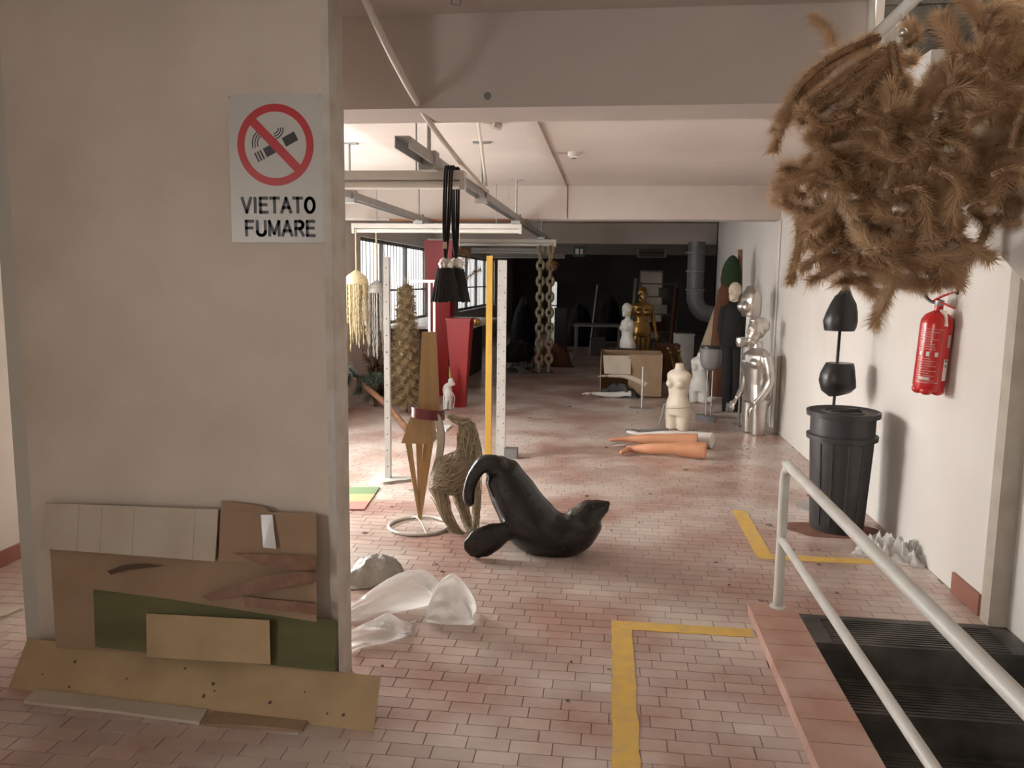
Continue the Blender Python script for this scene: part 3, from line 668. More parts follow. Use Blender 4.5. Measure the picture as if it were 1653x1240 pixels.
rk = at(696, 456, Y=8.6); rf = thing('garment_rack', 'thin white metal rack behind the wooden figure', 'rack', (rk.x, 8.6, 0))
for x in (693, 701): p = at(x, 456, Y=8.6); b = MB(); b.box(p.x - .012, p.x + .012, 8.59, 8.61, 0, p.z); build(b, 'post', M_WHITE, rf, True)
p, q_ = at(664, 456, Y=8.6), at(704, 456, Y=8.6); b = MB(); b.box(p.x, q_.x, 8.588, 8.612, p.z, p.z + .03); build(b, 'top_bar', M_WHITE, rf, True)
b = MB(); b.box(rk.x - .15, rk.x + .2, 8.45, 8.75, 0, .02); build(b, 'base_plate', M_WHITE, rf, True)

# ================================================================== CEILING FITTINGS
def channel(name, label, x, y0, y1, z):
    t = thing(name, label, 'track', (x, y0, z)); w = .035
    b = MB(); b.box(x - w, x + w, y0, y1, z + .055, z + .06); build(b, 'web', M_STEEL, t, True)
    for s_ in (-1, 1): b = MB(); b.box(x + s_ * w - .0025, x + s_ * w + .0025, y0, y1, z, z + .06); build(b, 'flange', M_STEEL, t, True)
    return t
c1 = channel('ceiling_track', 'long galvanised steel track hung under the ceiling nearest the camera', -1.05, 4.0, 14.5, 2.30)
c2 = channel('ceiling_track', 'shorter galvanised steel track hung near the window wall', -2.15, 5.2, 9.4, 2.30)
for t_, x, ys in ((c1, -1.05, (4.6, 6.5, 8.9, 12.2)), (c2, -2.15, (6.5, 8.9))):
    for y in ys:
        b = MB(); b.tube([(x, y, 2.36), (x, y, ZC)], .012, 8); build(b, 'hanger_rod', M_STEEL, t_, True)
        b = MB(); b.box(x - .07, x + .07, y - .03, y + .03, ZC - .012, ZC); build(b, 'ceiling_plate', M_STEEL, t_, True)
        b = MB(); b.box(x - .05, x + .05, y - .05, y + .05, 2.27, 2.375); build(b, 'clamp', M_STEEL, t_, True)
bn = [('white fluorescent batten nearest the camera, with black tassels on it', -2.95, -.88, 4.83), ('white fluorescent batten second from the camera under the steel tracks', -3.05, -1.03, 9.3),
      ('white fluorescent batten third from the camera under the long track', -2.92, -.86, 12.7), ('white fluorescent batten fourth from the camera in the dim part', -2.82, -1.2, 16.2), ('white fluorescent batten farthest from the camera in the dim part', -2.9, -1.1, 19.4)]
for lab, x0, x1, y in bn:
    t_ = thing('fluorescent_batten', lab, 'light fitting', ((x0 + x1) / 2, y, 2.2), group='fluorescent battens')
    b = MB(); b.box(x0, x1, y - .045, y + .045, 2.245, 2.298); build(b, 'housing', M_BATTEN, t_, True)
    b = MB(); b.tube([(x0 + .02, y, 2.218), (x1 - .02, y, 2.218)], .026, 14); build(b, 'tube', mat('tube_glass', (.72, .69, .63), None, rough=.25), t_, True, smooth='auto')
    for x in (x0 + .3, x1 - .3): b = MB(); b.tube([(x, y, 2.295), (x, y, ZC)], .005, 6); build(b, 'suspension_rod', M_STEEL, t_, True)
    for x in (x0, x1 - .03): b = MB(); b.box(x, x + .03, y - .034, y + .034, 2.185, 2.25); build(b, 'end_cap', M_BATTEN, t_, True)
pipe = [at(575, -40, Y=2.75), at(590, 0, Y=2.83), at(640, 105, Y=3.1), at(690, 192, Y=3.65), at(735, 252, Y=4.6), at(785, 308, Y=6.45)]
tag(build(MB().tube(smooth_path(pipe, 6), .014, 10), 'flexible_conduit', M_CONDUIT, smooth=True), 'long beige flexible conduit sagging from the ceiling to the track', 'conduit')
sb = thing('strip_bracket', 'bent white strip bracket under the ceiling by the conduit end', 'bracket', at(770, 195, Y=5.6))
for q_ in ([at(772, 196, Y=5.6), at(785, 300, Y=6.3)], [at(772, 196, Y=5.6), at(804, 204, Y=5.75)]): b = MB(); b.tube(q_, .014, 6, flat=.4); build(b, 'strip', M_CONDUIT, sb, True)
b = MB(); b.tube([at(794, 200, Y=5.68), at(806, 205, Y=5.74)], .03, 8); build(b, 'end_socket', M_CONDUIT, sb, True)
b = MB(); b.tube([(-2.6, 9.3, 2.345), (-1.0, 9.44, 2.345)], .012, 8); tag(build(b, 'copper_pipe', M_COPPER, smooth=True), 'thin copper pipe running across below the second beam', 'pipe')
cd = thing('ceiling_conduit', 'slim conduit along the ceiling with a small round sensor', 'conduit', (-.54, 6.5, ZC))
b = MB(); b.box(-.555, -.525, 3.74, 9.48, ZC - .018, ZC); build(b, 'trunking', M_CEIL, cd, True)
b = MB(); b.box(-.555, -.525, 9.46, 9.48, ZB, ZC - .018); build(b, 'beam_drop', M_CEIL, cd, True)
b = MB(); b.box(-.555, -.36, 7.04, 7.07, ZC - .018, ZC); build(b, 'spur', M_CEIL, cd, True)
b = MB(); b.lathe([(.02, -.05), (.05, -.035), (.055, 0)], (-.34, 7.055, ZC), 18); sn = build(b, 'sensor', M_BATTEN, cd, True, smooth='auto')
b = MB(); b.lathe([(.022, -.052), (.022, -.046)], (-.34, 7.055, ZC), 12); build(b, 'lens', M_BLACK, sn, True)
for (x, y, z, lab) in [(-.62, 3.2, ZC, 'small steel hook on the ceiling in front of the first beam'), (1.45, 9.2, ZC, 'small steel hook on the ceiling near the second beam')]:
    b = MB(); b.tube([(x - .02, y, z), (x - .02, y, z - .04), (x + .015, y, z - .045), (x + .015, y, z - .02)], .004, 6); tag(build(b, 'ceiling_hook', M_STEEL), lab, 'hook')
for k, (x, y) in enumerate([(787, 155)]):
    p = at(x, y, Y=3.43); b = MB(); b.lathe([(.016, 0), (.012, .004)], (0, 0, 0), 12).xf(Matrix.Translation(p) @ Matrix.Rotation(PI / 2, 4, 'X')); tag(build(b, 'anchor_plug', M_GREY), 'dark anchor plug in the front of the first beam', 'anchor')

# ================================================================== TASSELS
TY = 4.76; s3 = TY / F_PX
for k, (xt, xb, lab) in enumerate([(724, 719, 'black silver-topped tassel hanging left, with a paper tag'), (735, 736, 'black silver-topped tassel hanging right, in front of gold tinsel')]):
    TY = 4.72 + .13 * k; base = at(xb, 485, Y=TY); t_ = thing('curtain_tassel', lab, 'tassel', base, group='curtain tassels')
    ptop = V((at(xt, 270, Y=TY).x, TY, 2.31)); pk = at(xb, 425, Y=TY)
    for dx in (-.022, -.008, .008, .022):
        b = MB(); b.tube(smooth_path([V((ptop.x + dx, 4.90, 2.25)), V((ptop.x + dx, 4.88, 2.306)), V((ptop.x + dx, 4.80, 2.312)), V((ptop.x + dx, TY - .0, 2.28)), V((lerp(ptop.x, pk.x, .6) + dx * .8, TY - .01, 1.95)), V((pk.x, TY, pk.z))], 4), .0065, 7); build(b, 'cord', M_DARK, t_, True, smooth=True)
    b = MB(); b.lathe([(.012, .075), (.034, .06), (.042, .035), (.034, .01), (.026, -.005), (.036, -.03), (.046, -.07), (.048, -.085)], pk + V((0, 0, -.04)), 18); build(b, 'silver_head', M_SILVER, t_, True, smooth=True)
    zt = at(xb, 434, Y=TY).z; zb_ = at(xb, 485, Y=TY).z; n = 44
    b = MB(); b.loft([[V((pk.x + lerp(.046, .085, t) * (1 + .06 * (i % 2)) * math.cos(2 * PI * i / n), TY + lerp(.046, .085, t) * (1 + .06 * (i % 2)) * math.sin(2 * PI * i / n), lerp(zt, zb_, t) - (.006 * (i % 3) if t == 1 else 0))) for i in range(n)] for t in (0, .2, .6, 1)]); build(b, 'skirt', M_DARK, t_, True)
    if k == 0: p = at(718, 396, Y=TY - .03); b = MB(); b.box(p.x - .012, p.x + .012, p.y - .001, p.y + .001, p.z - .02, p.z + .02); build(b, 'paper_tag', M_CARDL, t_, True)

# ================================================================== JELLYFISH LAMPS
def jelly(label, x, ytop, ydome, ybot, Y, rpx, m):
    s_ = Y / F_PX; pt = at(x, ytop, Y=Y); pd = at(x, ydome, Y=Y); zb_ = at(x, ybot, Y=Y).z; R0 = rpx * s_
    t_ = thing('jellyfish_lamp', label, 'lamp', (pt.x, Y, zb_), group='jellyfish lamps')
    b = MB(); b.lathe([(.012, pt.z + .03), (R0 * .35, pt.z + .005), (R0 * .72, lerp(pt.z, pd.z, .25)), (R0 * .95, lerp(pt.z, pd.z, .6)), (R0 * 1.02, pd.z), (R0 * .96, pd.z - .01)], (pt.x, Y, 0), 28, caps=False); build(b, 'dome', m, t_, True)
    b = MB(); b.tube([(pt.x, Y, pt.z), (pt.x, Y, 2.24)], .008, 6); build(b, 'cord', M_SHELL, t_, True)
    rg = random.Random(int(x)); n = 34
    for i in range(n):
        a = 2 * PI * i / n; r = R0 * rg.choice((.95, .95, .6, .35)); L = (pd.z - zb_) * (rg.uniform(.55, .82) if rg.random() < .8 else rg.uniform(.85, 1)); m_ = 16
        x_, y_ = pt.x + r * math.cos(a), Y + r * math.sin(a)
        b = MB(); b.tube([(x_ + rg.uniform(-.004, .004), y_ + rg.uniform(-.004, .004), pd.z - L * q / m_) for q in range(m_ + 1)], [.013 if q % 2 else .007 for q in range(m_)] + [.003], 5); build(b, 'shell_strand', m, t_, True)
jelly('cream shell jellyfish lamp with long fringe, nearer the partition', 575, 440, 458, 568, 9.27, 20, M_SHELL)
jelly('grey shell jellyfish lamp with fringe, just left of the white upright', 608, 456, 472, 580, 9.33, 16, M_SHELL2)

# ================================================================== TREES, BRUSH, PLANTERS BY THE WINDOWS
rg = random.Random(31)
pt = fl(656, 665); tz = at(660, 462, Y=pt.y).z
tr = thing('tinsel_tree', 'tan tinsel Christmas tree by the barred windows', 'artificial tree', (pt.x, pt.y, 0))
b = MB(); b.tube([(pt.x, pt.y, 0), (pt.x, pt.y, tz)], [.02, .01], 8); build(b, 'trunk', M_BARK, tr, True)
b = MB()
for k in range(150):
    z = tz * (1 - (1 - k / 150) ** 1.0); z = .08 + (tz - .1) * (k / 150); R0 = lerp(.26, .10, k / 150); a = k * 2.4
    needles(b, [(pt.x, pt.y, z + .05), (pt.x + R0 * math.cos(a), pt.y + R0 * math.sin(a), z)], .07, 150, .0035, .4, rg)
build(b, 'foliage', M_TREE, tr, True)
b = MB(); needles(b, [(pt.x, pt.y, tz), (pt.x, pt.y, tz + .10)], .06, 60, .006, .3, rg); build(b, 'star', M_SHELL, tr, True)
for k, (x, y, h, r, lab) in enumerate([(592, 652, .86, .24, 'dark brown brushwood bush behind the fallen pine'), (618, 648, .70, .17, 'brown dry bush between the grey lamp and the tinsel tree')]):
    p = V(((-2.98, 9.95, 0), (-2.66, 10.25, 0))[k]); t_ = thing('dry_bush', lab, 'bush', (p.x, p.y, 0), group='dry bushes')
    b = MB()
    for i in range(60):
        a = rg.uniform(0, 2 * PI); e = V((p.x + r * rg.uniform(.2, 1) * math.cos(a), p.y + r * rg.uniform(.2, 1) * math.sin(a), h * rg.uniform(.25, 1)))
        needles(b, [(p.x, p.y, .1), ((p.x + e.x) / 2, (p.y + e.y) / 2, e.z * .7), e], .08, 110, .005, .6, rg)
    build(b, 'twigs', M_BRUSH, t_, True)
    b = MB(); b.tube([(p.x, p.y, 0), (p.x, p.y, h * .6)], .025, 7); build(b, 'stem', M_BARK, t_, True)
a_, e_ = fl(658, 699), at(562, 602, Y=9.2)
fpn = thing('fallen_pine', 'fallen pine branch with brown trunk and grey-green needles', 'branch', (a_.x, a_.y, 0))
b = MB(); b.tube(smooth_path([a_ + V((0, 0, .03)), at(625, 655, Y=8.8), at(590, 625, Y=9.0), e_], 4), [.035] * 9 + [.028, .022, .018, .012], 9); build(b, 'trunk', M_BARK, fpn, True, smooth=True)
b = MB()
for (x, y, dx, dy) in [(600, 630, 12, -25), (590, 622, -18, 15), (585, 615, 20, -12), (575, 608, -12, -15), (570, 606, 22, 8), (600, 628, -8, 20), (580, 612, 0, 24), (592, 620, 28, -10), (566, 604, -6, 18)]:
    p = at(x, y, Y=9.0); q_ = at(x + dx, y + dy, Y=8.9); b.tube([p, q_], .008, 5); needles(b, [p, q_], .075, 190, .0035, .5, rg)
build(b, 'needles', M_PINE, fpn, True)
ct_ = thing('white_counter', 'white worktop under the barred windows carrying ornaments', 'counter', (-2.7, 13.2, 0))
b = MB(); b.box(-3.38, -2.05, 11.6, 14.8, .92, .96); build(b, 'worktop', M_WHITE, ct_, True)
b = MB(); b.box(-3.36, -2.35, 11.7, 14.7, .0, .92); build(b, 'plinth', mat('counter_dark', (.05, .03, .028), None, rough=.6), ct_, True)
def planter(label, xc, w0, w1, ztop, Y):
    p = at(xc, 500, Y=Y); b = MB(); h0, h1 = w0 / 2, w1 / 2
    t_ = thing('red_planter', label, 'planter', (p.x, Y, 0), group='red planters')
    b.hexa([(p.x - h1, Y - h1, 0), (p.x + h1, Y - h1, 0), (p.x + h1, Y + h1, 0), (p.x - h1, Y + h1, 0), (p.x - h0, Y - h0, ztop), (p.x + h0, Y - h0, ztop), (p.x + h0, Y + h0, ztop), (p.x - h0, Y + h0, ztop)]); build(b, 'body', M_REDF, t_, True)
    b = MB(); b.box(p.x - h0 - .01, p.x + h0 + .01, Y - h0 - .01, Y + h0 + .01, ztop, ztop + .02); build(b, 'rim', M_REDF, t_, True)
planter('tall tapering red lacquer planter rising behind the black tassels', 712, .40, .22, 2.17, 11.2)
planter('short tapering red lacquer planter below the black tassels', 743, .31, .15, 1.14, 10.2)
for k in range(6):
    p = at(742 + 7 * k, 505, Y=12.0); tag(build(MB().ell((p.x, 12.0 + .1 * (k % 2), .96 + .06), .06, .06, .06, 12, 8), 'bauble', [M_SILVER, M_GOLDT, M_WMAN][k % 3], smooth=True), ['silver', 'gold', 'white'][k % 3] + ' bauble on the white counter, number %s from the left' % ['one', 'two', 'three', 'four', 'five', 'six'][k], 'bauble', 'counter baubles')
gt = thing('gold_tinsel', 'gold tinsel garland glittering behind the black tassels', 'garland', at(760, 440, Y=9.3))
b = MB()
for L in ([(742, 400), (748, 425), (742, 450), (752, 490)], [(745, 402), (757, 412), (752, 430)], [(752, 452), (765, 440), (776, 436)]):
    needles(b, smooth_path([at(x, y, Y=9.3) for x, y in L], 4), .055, 320, .004, .3, rg)
build(b, 'foil', M_GOLDT, gt, True)
b = MB(); b.tube([at(742, 400, Y=9.3), V((at(742, 400, Y=9.3).x, 9.3, 2.2))], .004, 5); build(b, 'string', M_GOLDT, gt, True)
un = thing('unicorn_ornament', 'small white ribbon figure with a gold cone horn on the dusty floor', 'ornament', fl(724, 662))
p = fl(724, 662); Yu = p.y; su = Yu / F_PX
def up3(x, y, d=0): return at(x, y, Y=Yu + d)
b = MB(); b.ell(up3(722, 630), 8 * su, 8 * su, 12 * su); b.ell(up3(728, 615), 5 * su, 6 * su, 6 * su); b.tube([up3(728, 616), up3(734, 622)], [5 * su, 3 * su], 8); b.tube([up3(720, 640), up3(717, 662)], 2.5 * su, 8); b.tube([up3(725, 640), up3(727, 662)], 2.5 * su, 8)
fuse(b, 'body', M_WMAN, un, .012, 3, True)
b = MB(); b.tube([up3(727, 612), up3(725, 591)], [3 * su, .4 * su], 10); build(b, 'horn', M_GOLDT, un, True)
for k in range(6):
    x = 716 + 3.5 * k; b = MB(); b.tube(smooth_path([up3(722, 625, -.06), up3(x, 640, -.1), up3(x - 2 + rg.uniform(-3, 3), 660, -.08)], 4), .012, 6, flat=.15); build(b, 'ribbon', M_WHITE, un, True)

# chains
for k, (x, lab) in enumerate([(873, 'wooden ring chain hanging nearer the window side'), (889, 'wooden ring chain hanging nearer the open floor')]):
    Yc = 12.7; p = at(x, 410, Y=Yc); zb_ = at(x, 598, Y=Yc).z; t_ = thing('ring_chain', lab, 'chain', (p.x, Yc, zb_), group='ring chains')
    n = 16; L = (2.2 - zb_) / n
    for i in range(n):
        z = zb_ + L * (i + .5); c = V((p.x, Yc, z)); b = MB(); m_ = 14; o_ = (V((1, 0, 0)) if i % 2 else V((0, 1, 0)))
        b.tube([c + o_ * 0.05 * math.cos(2 * PI * j / m_) + V((0, 0, L * .60 * math.sin(2 * PI * j / m_))) for j in range(m_)], .028, 6, close=True); build(b, 'link', M_CHAIN, t_, True, smooth=True)
fb = thing('dried_flower_ball', 'pinkish dried flower ball hung above the ring chains', 'flower ball', at(891, 428, Y=12.62))
b = MB(); c = at(891, 428, Y=12.62)
for k in range(40): needles(b, [c, c + V((rg.gauss(0, .04), rg.gauss(0, .04), rg.gauss(0, .04)))], .09, 12, .006, .3, rg)
build(b, 'petals', mat('dry_pink', (.30, .15, .09), (.38, .22, .10), 20, .7), fb, True)
b = MB(); b.tube([c, V((c.x, c.y, 2.24))], .006, 5); build(b, 'string', M_GOLDT, fb, True)

# striped mat, plastic film
q_ = [fl(530, 788), fl(613, 788), fl(588, 824), fl(530, 824)]
mt = thing('striped_mat', 'green, orange and pink striped mat on the bright floor', 'mat', (q_[3].x + .1, q_[3].y, 0))
for k, m_ in enumerate((M_G, M_O, M_R)):
    a0, a1 = k / 3, (k + 1) / 3; l0, l1 = q_[0].lerp(q_[3], a0), q_[0].lerp(q_[3], a1); r0, r1 = q_[1].lerp(q_[2], a0), q_[1].lerp(q_[2], a1)
    b = MB(); b.slab([(p.x, p.y, .002) for p in (l1, r1, r0, l0)], .007, (0, 0, 1)); build(b, 'stripe', m_, mt, True)
def crumple(cx_, cy_, sx, sy, h, seed, name, m, rot=0., n=46, sharp=1.0, dome=0.0):
    b = MB(); vs = []
    for j in range(n + 1):
        for i in range(n + 1):
            u, v = i / n * 2 - 1, j / n * 2 - 1
            edge = 1 + .22 * noise.noise(V((math.atan2(v, u) * 1.3, seed, 0)))
            x, y = u * sx * edge, v * sy * edge
            p = V((u * 2.1 * sx / max(sx, sy) * 1.6 + seed * 7.3, v * 2.1 * sy / max(sx, sy) * 1.6, seed))
            r1 = max(0, 1 - abs(noise.noise(V((p.x * .55 + p.y * .55, (p.y - p.x) * .28, seed)))) * 2.4) ** 1.5; r2 = max(0, 1 - abs(noise.noise(p * 1.5 + V((3, 1, 0)))) * 2.4)
            fall = max(0, (1 - u ** 4) * (1 - v ** 4))
            z = h * (max(0, r1) * .6 + max(0, r2) * .3 * sharp) * fall + dome * math.sqrt(max(0, 1 - (u * u + v * v)))
            x += .05 * sx * noise.noise(p * 3 + V((9, 9, 9))); y += .05 * sy * noise.noise(p * 3 + V((5, 2, 9)))
            c, s_ = math.cos(rot), math.sin(rot); vs.append((cx_ + x * c - y * s_, cy_ + x * s_ + y * c, .006 + max(0, z)))
    b.add(vs, [(j * (n + 1) + i, j * (n + 1) + i + 1, (j + 1) * (n + 1) + i + 1, (j + 1) * (n + 1) + i) for j in range(n) for i in range(n)])
    o = build(b, name, m, smooth='auto'); md = o.modifiers.new('thick', 'SOLIDIFY'); md.thickness = .002; return o
def film(top_px, bot_px, lean, bulge, name, label, cat, seed, rise=.0):
    """a draped sheet standing on the floor: front face, ridge and back face, softly wrinkled"""
    n, m = 40, 26; P0 = smooth_path([fl(x, y) for x, y in bot_px], 10); K = len(P0) - 1; b = MB(); vs = []
    tp = smooth_path([V((x, y, 0)) for x, y in top_px], 10); KT = len(tp) - 1
    def samp(A, t): q = t * (len(A) - 1); i = min(int(q), len(A) - 2); return A[i].lerp(A[i + 1], q - i)
    for i in range(n + 1):
        u = i / n; lo = samp(P0, u); t2 = samp(tp, u); hi = at(t2.x, t2.y, Y=lo.y + lean)
        if hi.z < .012: hi.z = .012
        bk = hi + V((.0, .06, -min(.05, hi.z * .5)))
        for j in range(m + 1):
            v = j / m
            if v < .65: w = v / .65; p = lo.lerp(hi, w); p += V((0, -bulge * math.sin(PI * w), bulge * .3 * math.sin(PI * w)))
            else: w = (v - .65) / .35; p = hi.lerp(bk, w)
            a = math.sin(PI * min(1, v * 1.2)); wr = noise.noise(V((u * 3 + seed, v * 2.2 - u, seed))); w2 = 1 - abs(noise.noise(V((u * 2.6 + seed, v * 7.5 + u * 3.5, seed * 2)))) * 2.6
            p += V((.012 * wr, -.03 * wr * a - .042 * w2 * a, .02 * wr * a + .018 * w2 * a)); p.z = max(.004, p.z); vs.append(p)
    b.add(vs, [(i * (m + 1) + j, (i + 1) * (m + 1) + j, (i + 1) * (m + 1) + j + 1, i * (m + 1) + j + 1) for i in range(n) for j in range(m)])
    o = build(b, name, M_FILM, smooth=True); return tag(o, label, cat)
film([(560, 985), (600, 952), (645, 926), (688, 921), (712, 950), (700, 968)], [(560, 1004), (590, 1004), (632, 992), (668, 984), (695, 978), (708, 972)], .16, .03, 'plastic_film', 'long white plastic film pile reaching out from the partition edge', 'plastic film', 1.3)
film([(690, 985), (706, 945), (732, 926), (752, 945), (764, 970), (766, 1000)], [(689, 1006), (705, 1008), (722, 1010), (742, 1010), (758, 1010), (766, 1006)], .09, .03, 'plastic_bag', 'upright white plastic bag at the right end of the film pile', 'bag', 4.1)
film([(560, 1020), (595, 1004), (628, 990), (650, 1006), (668, 1022)], [(560, 1056), (590, 1046), (620, 1040), (645, 1032), (669, 1026)], .10, .015, 'plastic_sheet', 'folded white plastic sheet lying nearest the camera by the partition', 'plastic film', 7.7)
p = fl(600, 948); tag(crumple(p.x, p.y + .10, 0.15, .14, .025, 2.9, 'crumpled_bag', mat('grey_film', (.52, .50, .46), None, rough=.4, transl=.3), .2, dome=.12), 'greyish crumpled bag bulging behind the white film', 'bag')
p = fl(1440, 900); tag(crumple(p.x, p.y + .03, .21, .13, .14, 5.2, 'plastic_bag', M_FILM, -.5, sharp=1.4), 'white plastic bag crumpled on the floor below the extinguisher', 'bag')

# ================================================================== BIN, BUST STAND, EXTINGUISHER
bc = V((1.575, 5.50, 0))
bn_ = thing('rubbish_bin', 'tall dark grey plastic bin with collar and lid against the right wall', 'bin', bc)
zt = at(1370, 662, Y=5.5).z
b = MB(); b.lathe([(.165, 0), (.172, .01), (.205, zt - .18), (.208, zt - .02)], bc, 36); bd = build(b, 'body', M_BIN, bn_, True, smooth='auto')
b = MB(); b.lathe([(.206, zt - .20), (.226, zt - .195), (.228, zt - .165), (.207, zt - .16)], bc, 36, False); build(b, 'collar', M_BIN, bn_, True, smooth='auto')
b = MB(); b.lathe([(.208, zt - .045), (.232, zt - .04), (.236, zt - .005), (.222, zt), (.205, zt - .015), (.16, zt - .018)], bc, 36, True); ld = build(b, 'lid', M_BIN, bn_, True, smooth='auto')
b = MB(); n = 30; b.tube([bc + V((.125 * math.cos(2 * PI * i / n), .125 * math.sin(2 * PI * i / n), zt - .012)) for i in range(n)], .011, 8, close=True); build(b, 'lid_ring', M_BIN, ld, True, smooth=True)
b = MB(); b.box(bc.x - .12, bc.x + .12, bc.y - .014, bc.y + .014, zt - .02, zt + .004); b.xf(Matrix.Translation(bc) @ Matrix.Rotation(.5, 4, 'Z') @ Matrix.Translation(-bc)); build(b, 'lid_grip', M_BIN, ld, True)
for a in (-2.5, -2.1, -1.6, -1.1, -.6):
    d = V((math.cos(a), math.sin(a), 0)); b = MB(); b.tube([bc + d * .176 + V((0, 0, .05)), bc + d * .204 + V((0, 0, zt - .21))], .006, 6); build(b, 'rib', M_BIN, bd, True)
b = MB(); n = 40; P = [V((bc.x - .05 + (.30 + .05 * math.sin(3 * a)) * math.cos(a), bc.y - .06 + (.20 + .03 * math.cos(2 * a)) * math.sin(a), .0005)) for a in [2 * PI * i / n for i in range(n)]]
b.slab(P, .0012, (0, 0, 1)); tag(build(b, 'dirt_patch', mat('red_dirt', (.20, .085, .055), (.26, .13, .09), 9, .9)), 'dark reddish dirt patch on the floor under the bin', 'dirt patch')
sc0 = fl(1304, 815); BY = 6.0; pb = at(1347, 640, Y=BY); pt_ = at(1363, 445, Y=BY)
bs = thing('bust_stand', 'black pole stand behind the bin carrying two black torso pieces', 'stand', (pb.x, BY, 0))
b = MB(); foot = V((pb.x - .02, BY, 0)); b.tube([foot + V((0, 0, .01)), pb, pt_], .011, 10); build(b, 'pole', M_BLACK, bs, True, smooth=True)
b = MB(); b.lathe([(.15, .001), (.15, .008), (.02, .014)], foot + V((-.05, .02, 0)), 28); build(b, 'base_disc', M_STEEL, bs, True)
s4 = BY / F_PX
def bust_ring(xl, xr, y, depth, tiltz=0.):
    p, q_ = at(xl, y, Y=BY), at(xr, y, Y=BY); c = (p + q_) / 2; rx = (q_ - p).length / 2; n = 24
    return [c + V((rx * math.cos(2 * PI * i / n), rx * depth * math.sin(2 * PI * i / n), tiltz * math.cos(2 * PI * i / n))) for i in range(n)]
b = MB(); b.loft([bust_ring(1331, 1379, 534, .9), bust_ring(1330, 1382, 528, .9), bust_ring(1329, 1384, 518, .95), bust_ring(1334, 1384, 505, .95), bust_ring(1341, 1382, 490, .95), bust_ring(1348, 1376, 478, .95), bust_ring(1352, 1372, 471, .9, .02), bust_ring(1356, 1371, 464, .8, .03)])
tag(build(b, 'bust_form', M_BLACK, smooth='auto'), 'black headless chest form, upper piece on the pole stand', 'bust form')
b = MB(); b.loft([bust_ring(1338, 1374, 636, .85, .02), bust_ring(1326, 1381, 628, .9, .015), bust_ring(1322, 1381, 615, .95), bust_ring(1325, 1380, 602, .95), bust_ring(1331, 1379, 591, .95), bust_ring(1334, 1378, 586, .95)])
tag(build(b, 'hip_form', M_BLACK, smooth='auto'), 'black rounded hip form, lower piece on the pole stand', 'hip form')

ec = at(1497, 636, X=1.80); et = at(1526, 492, X=1.80)
ex = thing('fire_extinguisher', 'red fire extinguisher hung tilted on the right wall', 'fire extinguisher', ec, rz=math.radians(-60), tilt=(0, math.radians(3.5), 0))
Hh = .47; r0 = .083
b = MB(); b.lathe([(r0 * .86, .022), (r0 * .98, .045), (r0, .07), (r0, Hh - .07), (r0 * .95, Hh - .045), (r0 * .75, Hh - .02), (r0 * .35, Hh), (.022, Hh + .004), (.022, Hh + .03)], (0, 0, 0), 36); bo = build(b, 'cylinder', M_RED, ex, smooth='auto')
b = MB()
for k in range(5): a = 2 * PI * k / 5 + .2; b.ell((.05 * math.cos(a), .05 * math.sin(a), .026), .036, .036, .026, 12, 7)
build(b, 'foot_ring', M_RED, ex, smooth=True)
def patch(mb, a0, a1, z0, z1, r=r0 + .0008, th=.0006):
    n = max(1, int(abs(a1 - a0) / .12))
    for i in range(n):
        u, v = lerp(a0, a1, i / n), lerp(a0, a1, (i + 1) / n)
        mb.hexa([(rr * math.cos(q), rr * math.sin(q), z) for z in (z0, z1) for q, rr in ((u, r), (v, r), (v, r + th), (u, r + th))])
lm = mat('label_print', (.62, .30, .27), None, rough=.4); lw = M_WHITE
aC = -1.15
b = MB(); rg = random.Random(77)
for z in [Hh - .115 - .0135 * i for i in range(22)]:
    if 8 <= round((Hh - .115 - z) / .0135) <= 10: continue
    l = rg.uniform(.55, .95); patch(b, aC - .75, aC - .75 + 1.45 * l, z, z + .0045)
for z0, z1, u0, u1 in ((.075, Hh - .095, .75, .763), (.075, .078, -.75, .763), (Hh - .098, Hh - .095, -.75, .763)): patch(b, aC + u0, aC + u1, z0, z1)
build(b, 'printed_label', lm, ex); b = MB()
for da in (-.62, -.15, .38): patch(b, aC + da, aC + da + .2, Hh - .247, Hh - .222)
patch(b, aC - .45, aC + .22, .092, .106); build(b, 'pictograms', lw, ex)
b = MB(); patch(b, aC + 1.05, aC + 1.42, .09, .21); build(b, 'side_sticker', lw, ex); b = MB(); patch(b, aC + 1.15, aC + 1.5, .275, .345); build(b, 'upper_sticker', M_CARDL, ex)
b = MB(); patch(b, aC + 1.12, aC + 1.3, .195, .205, r0 + .0016); build(b, 'sticker_mark', M_BLACK, ex); b = MB(); patch(b, aC + 1.15, aC + 1.32, .165, .18, r0 + .0016); build(b, 'sticker_mark', M_G, ex)
b = MB(); b.lathe([(.02, Hh + .028), (.024, Hh + .034), (.024, Hh + .058), (.014, Hh + .064)], (0, 0, 0), 16); build(b, 'valve', M_STEEL, ex, smooth='auto')
b = MB(); b.tube([(-.03, -.005, Hh + .055), (.02, -.01, Hh + .085), (.105, -.02, Hh + .115)], [.012, .013, .007], 8, flat=.55); build(b, 'lever', M_RED, ex, smooth=True)
b = MB(); b.tube([(.0, -.005, Hh + .05), (.05, -.01, Hh + .04), (.11, -.02, Hh + .025)], [.011, .011, .008], 8, flat=.55); build(b, 'carry_handle', M_RED, ex, smooth=True)
b = MB(); b.tube(smooth_path([(-.02, 0, Hh + .045), (-.06, 0, Hh + .05), (-.10, .0, Hh + .085), (-.115, .01, Hh + .15), (-.06, .02, Hh + .21), (.03, .02, Hh + .21), (.085, .01, Hh + .15), (.10, 0, Hh + .10)], 5), .009, 9); build(b, 'hose', M_BLACK, ex, smooth=True)
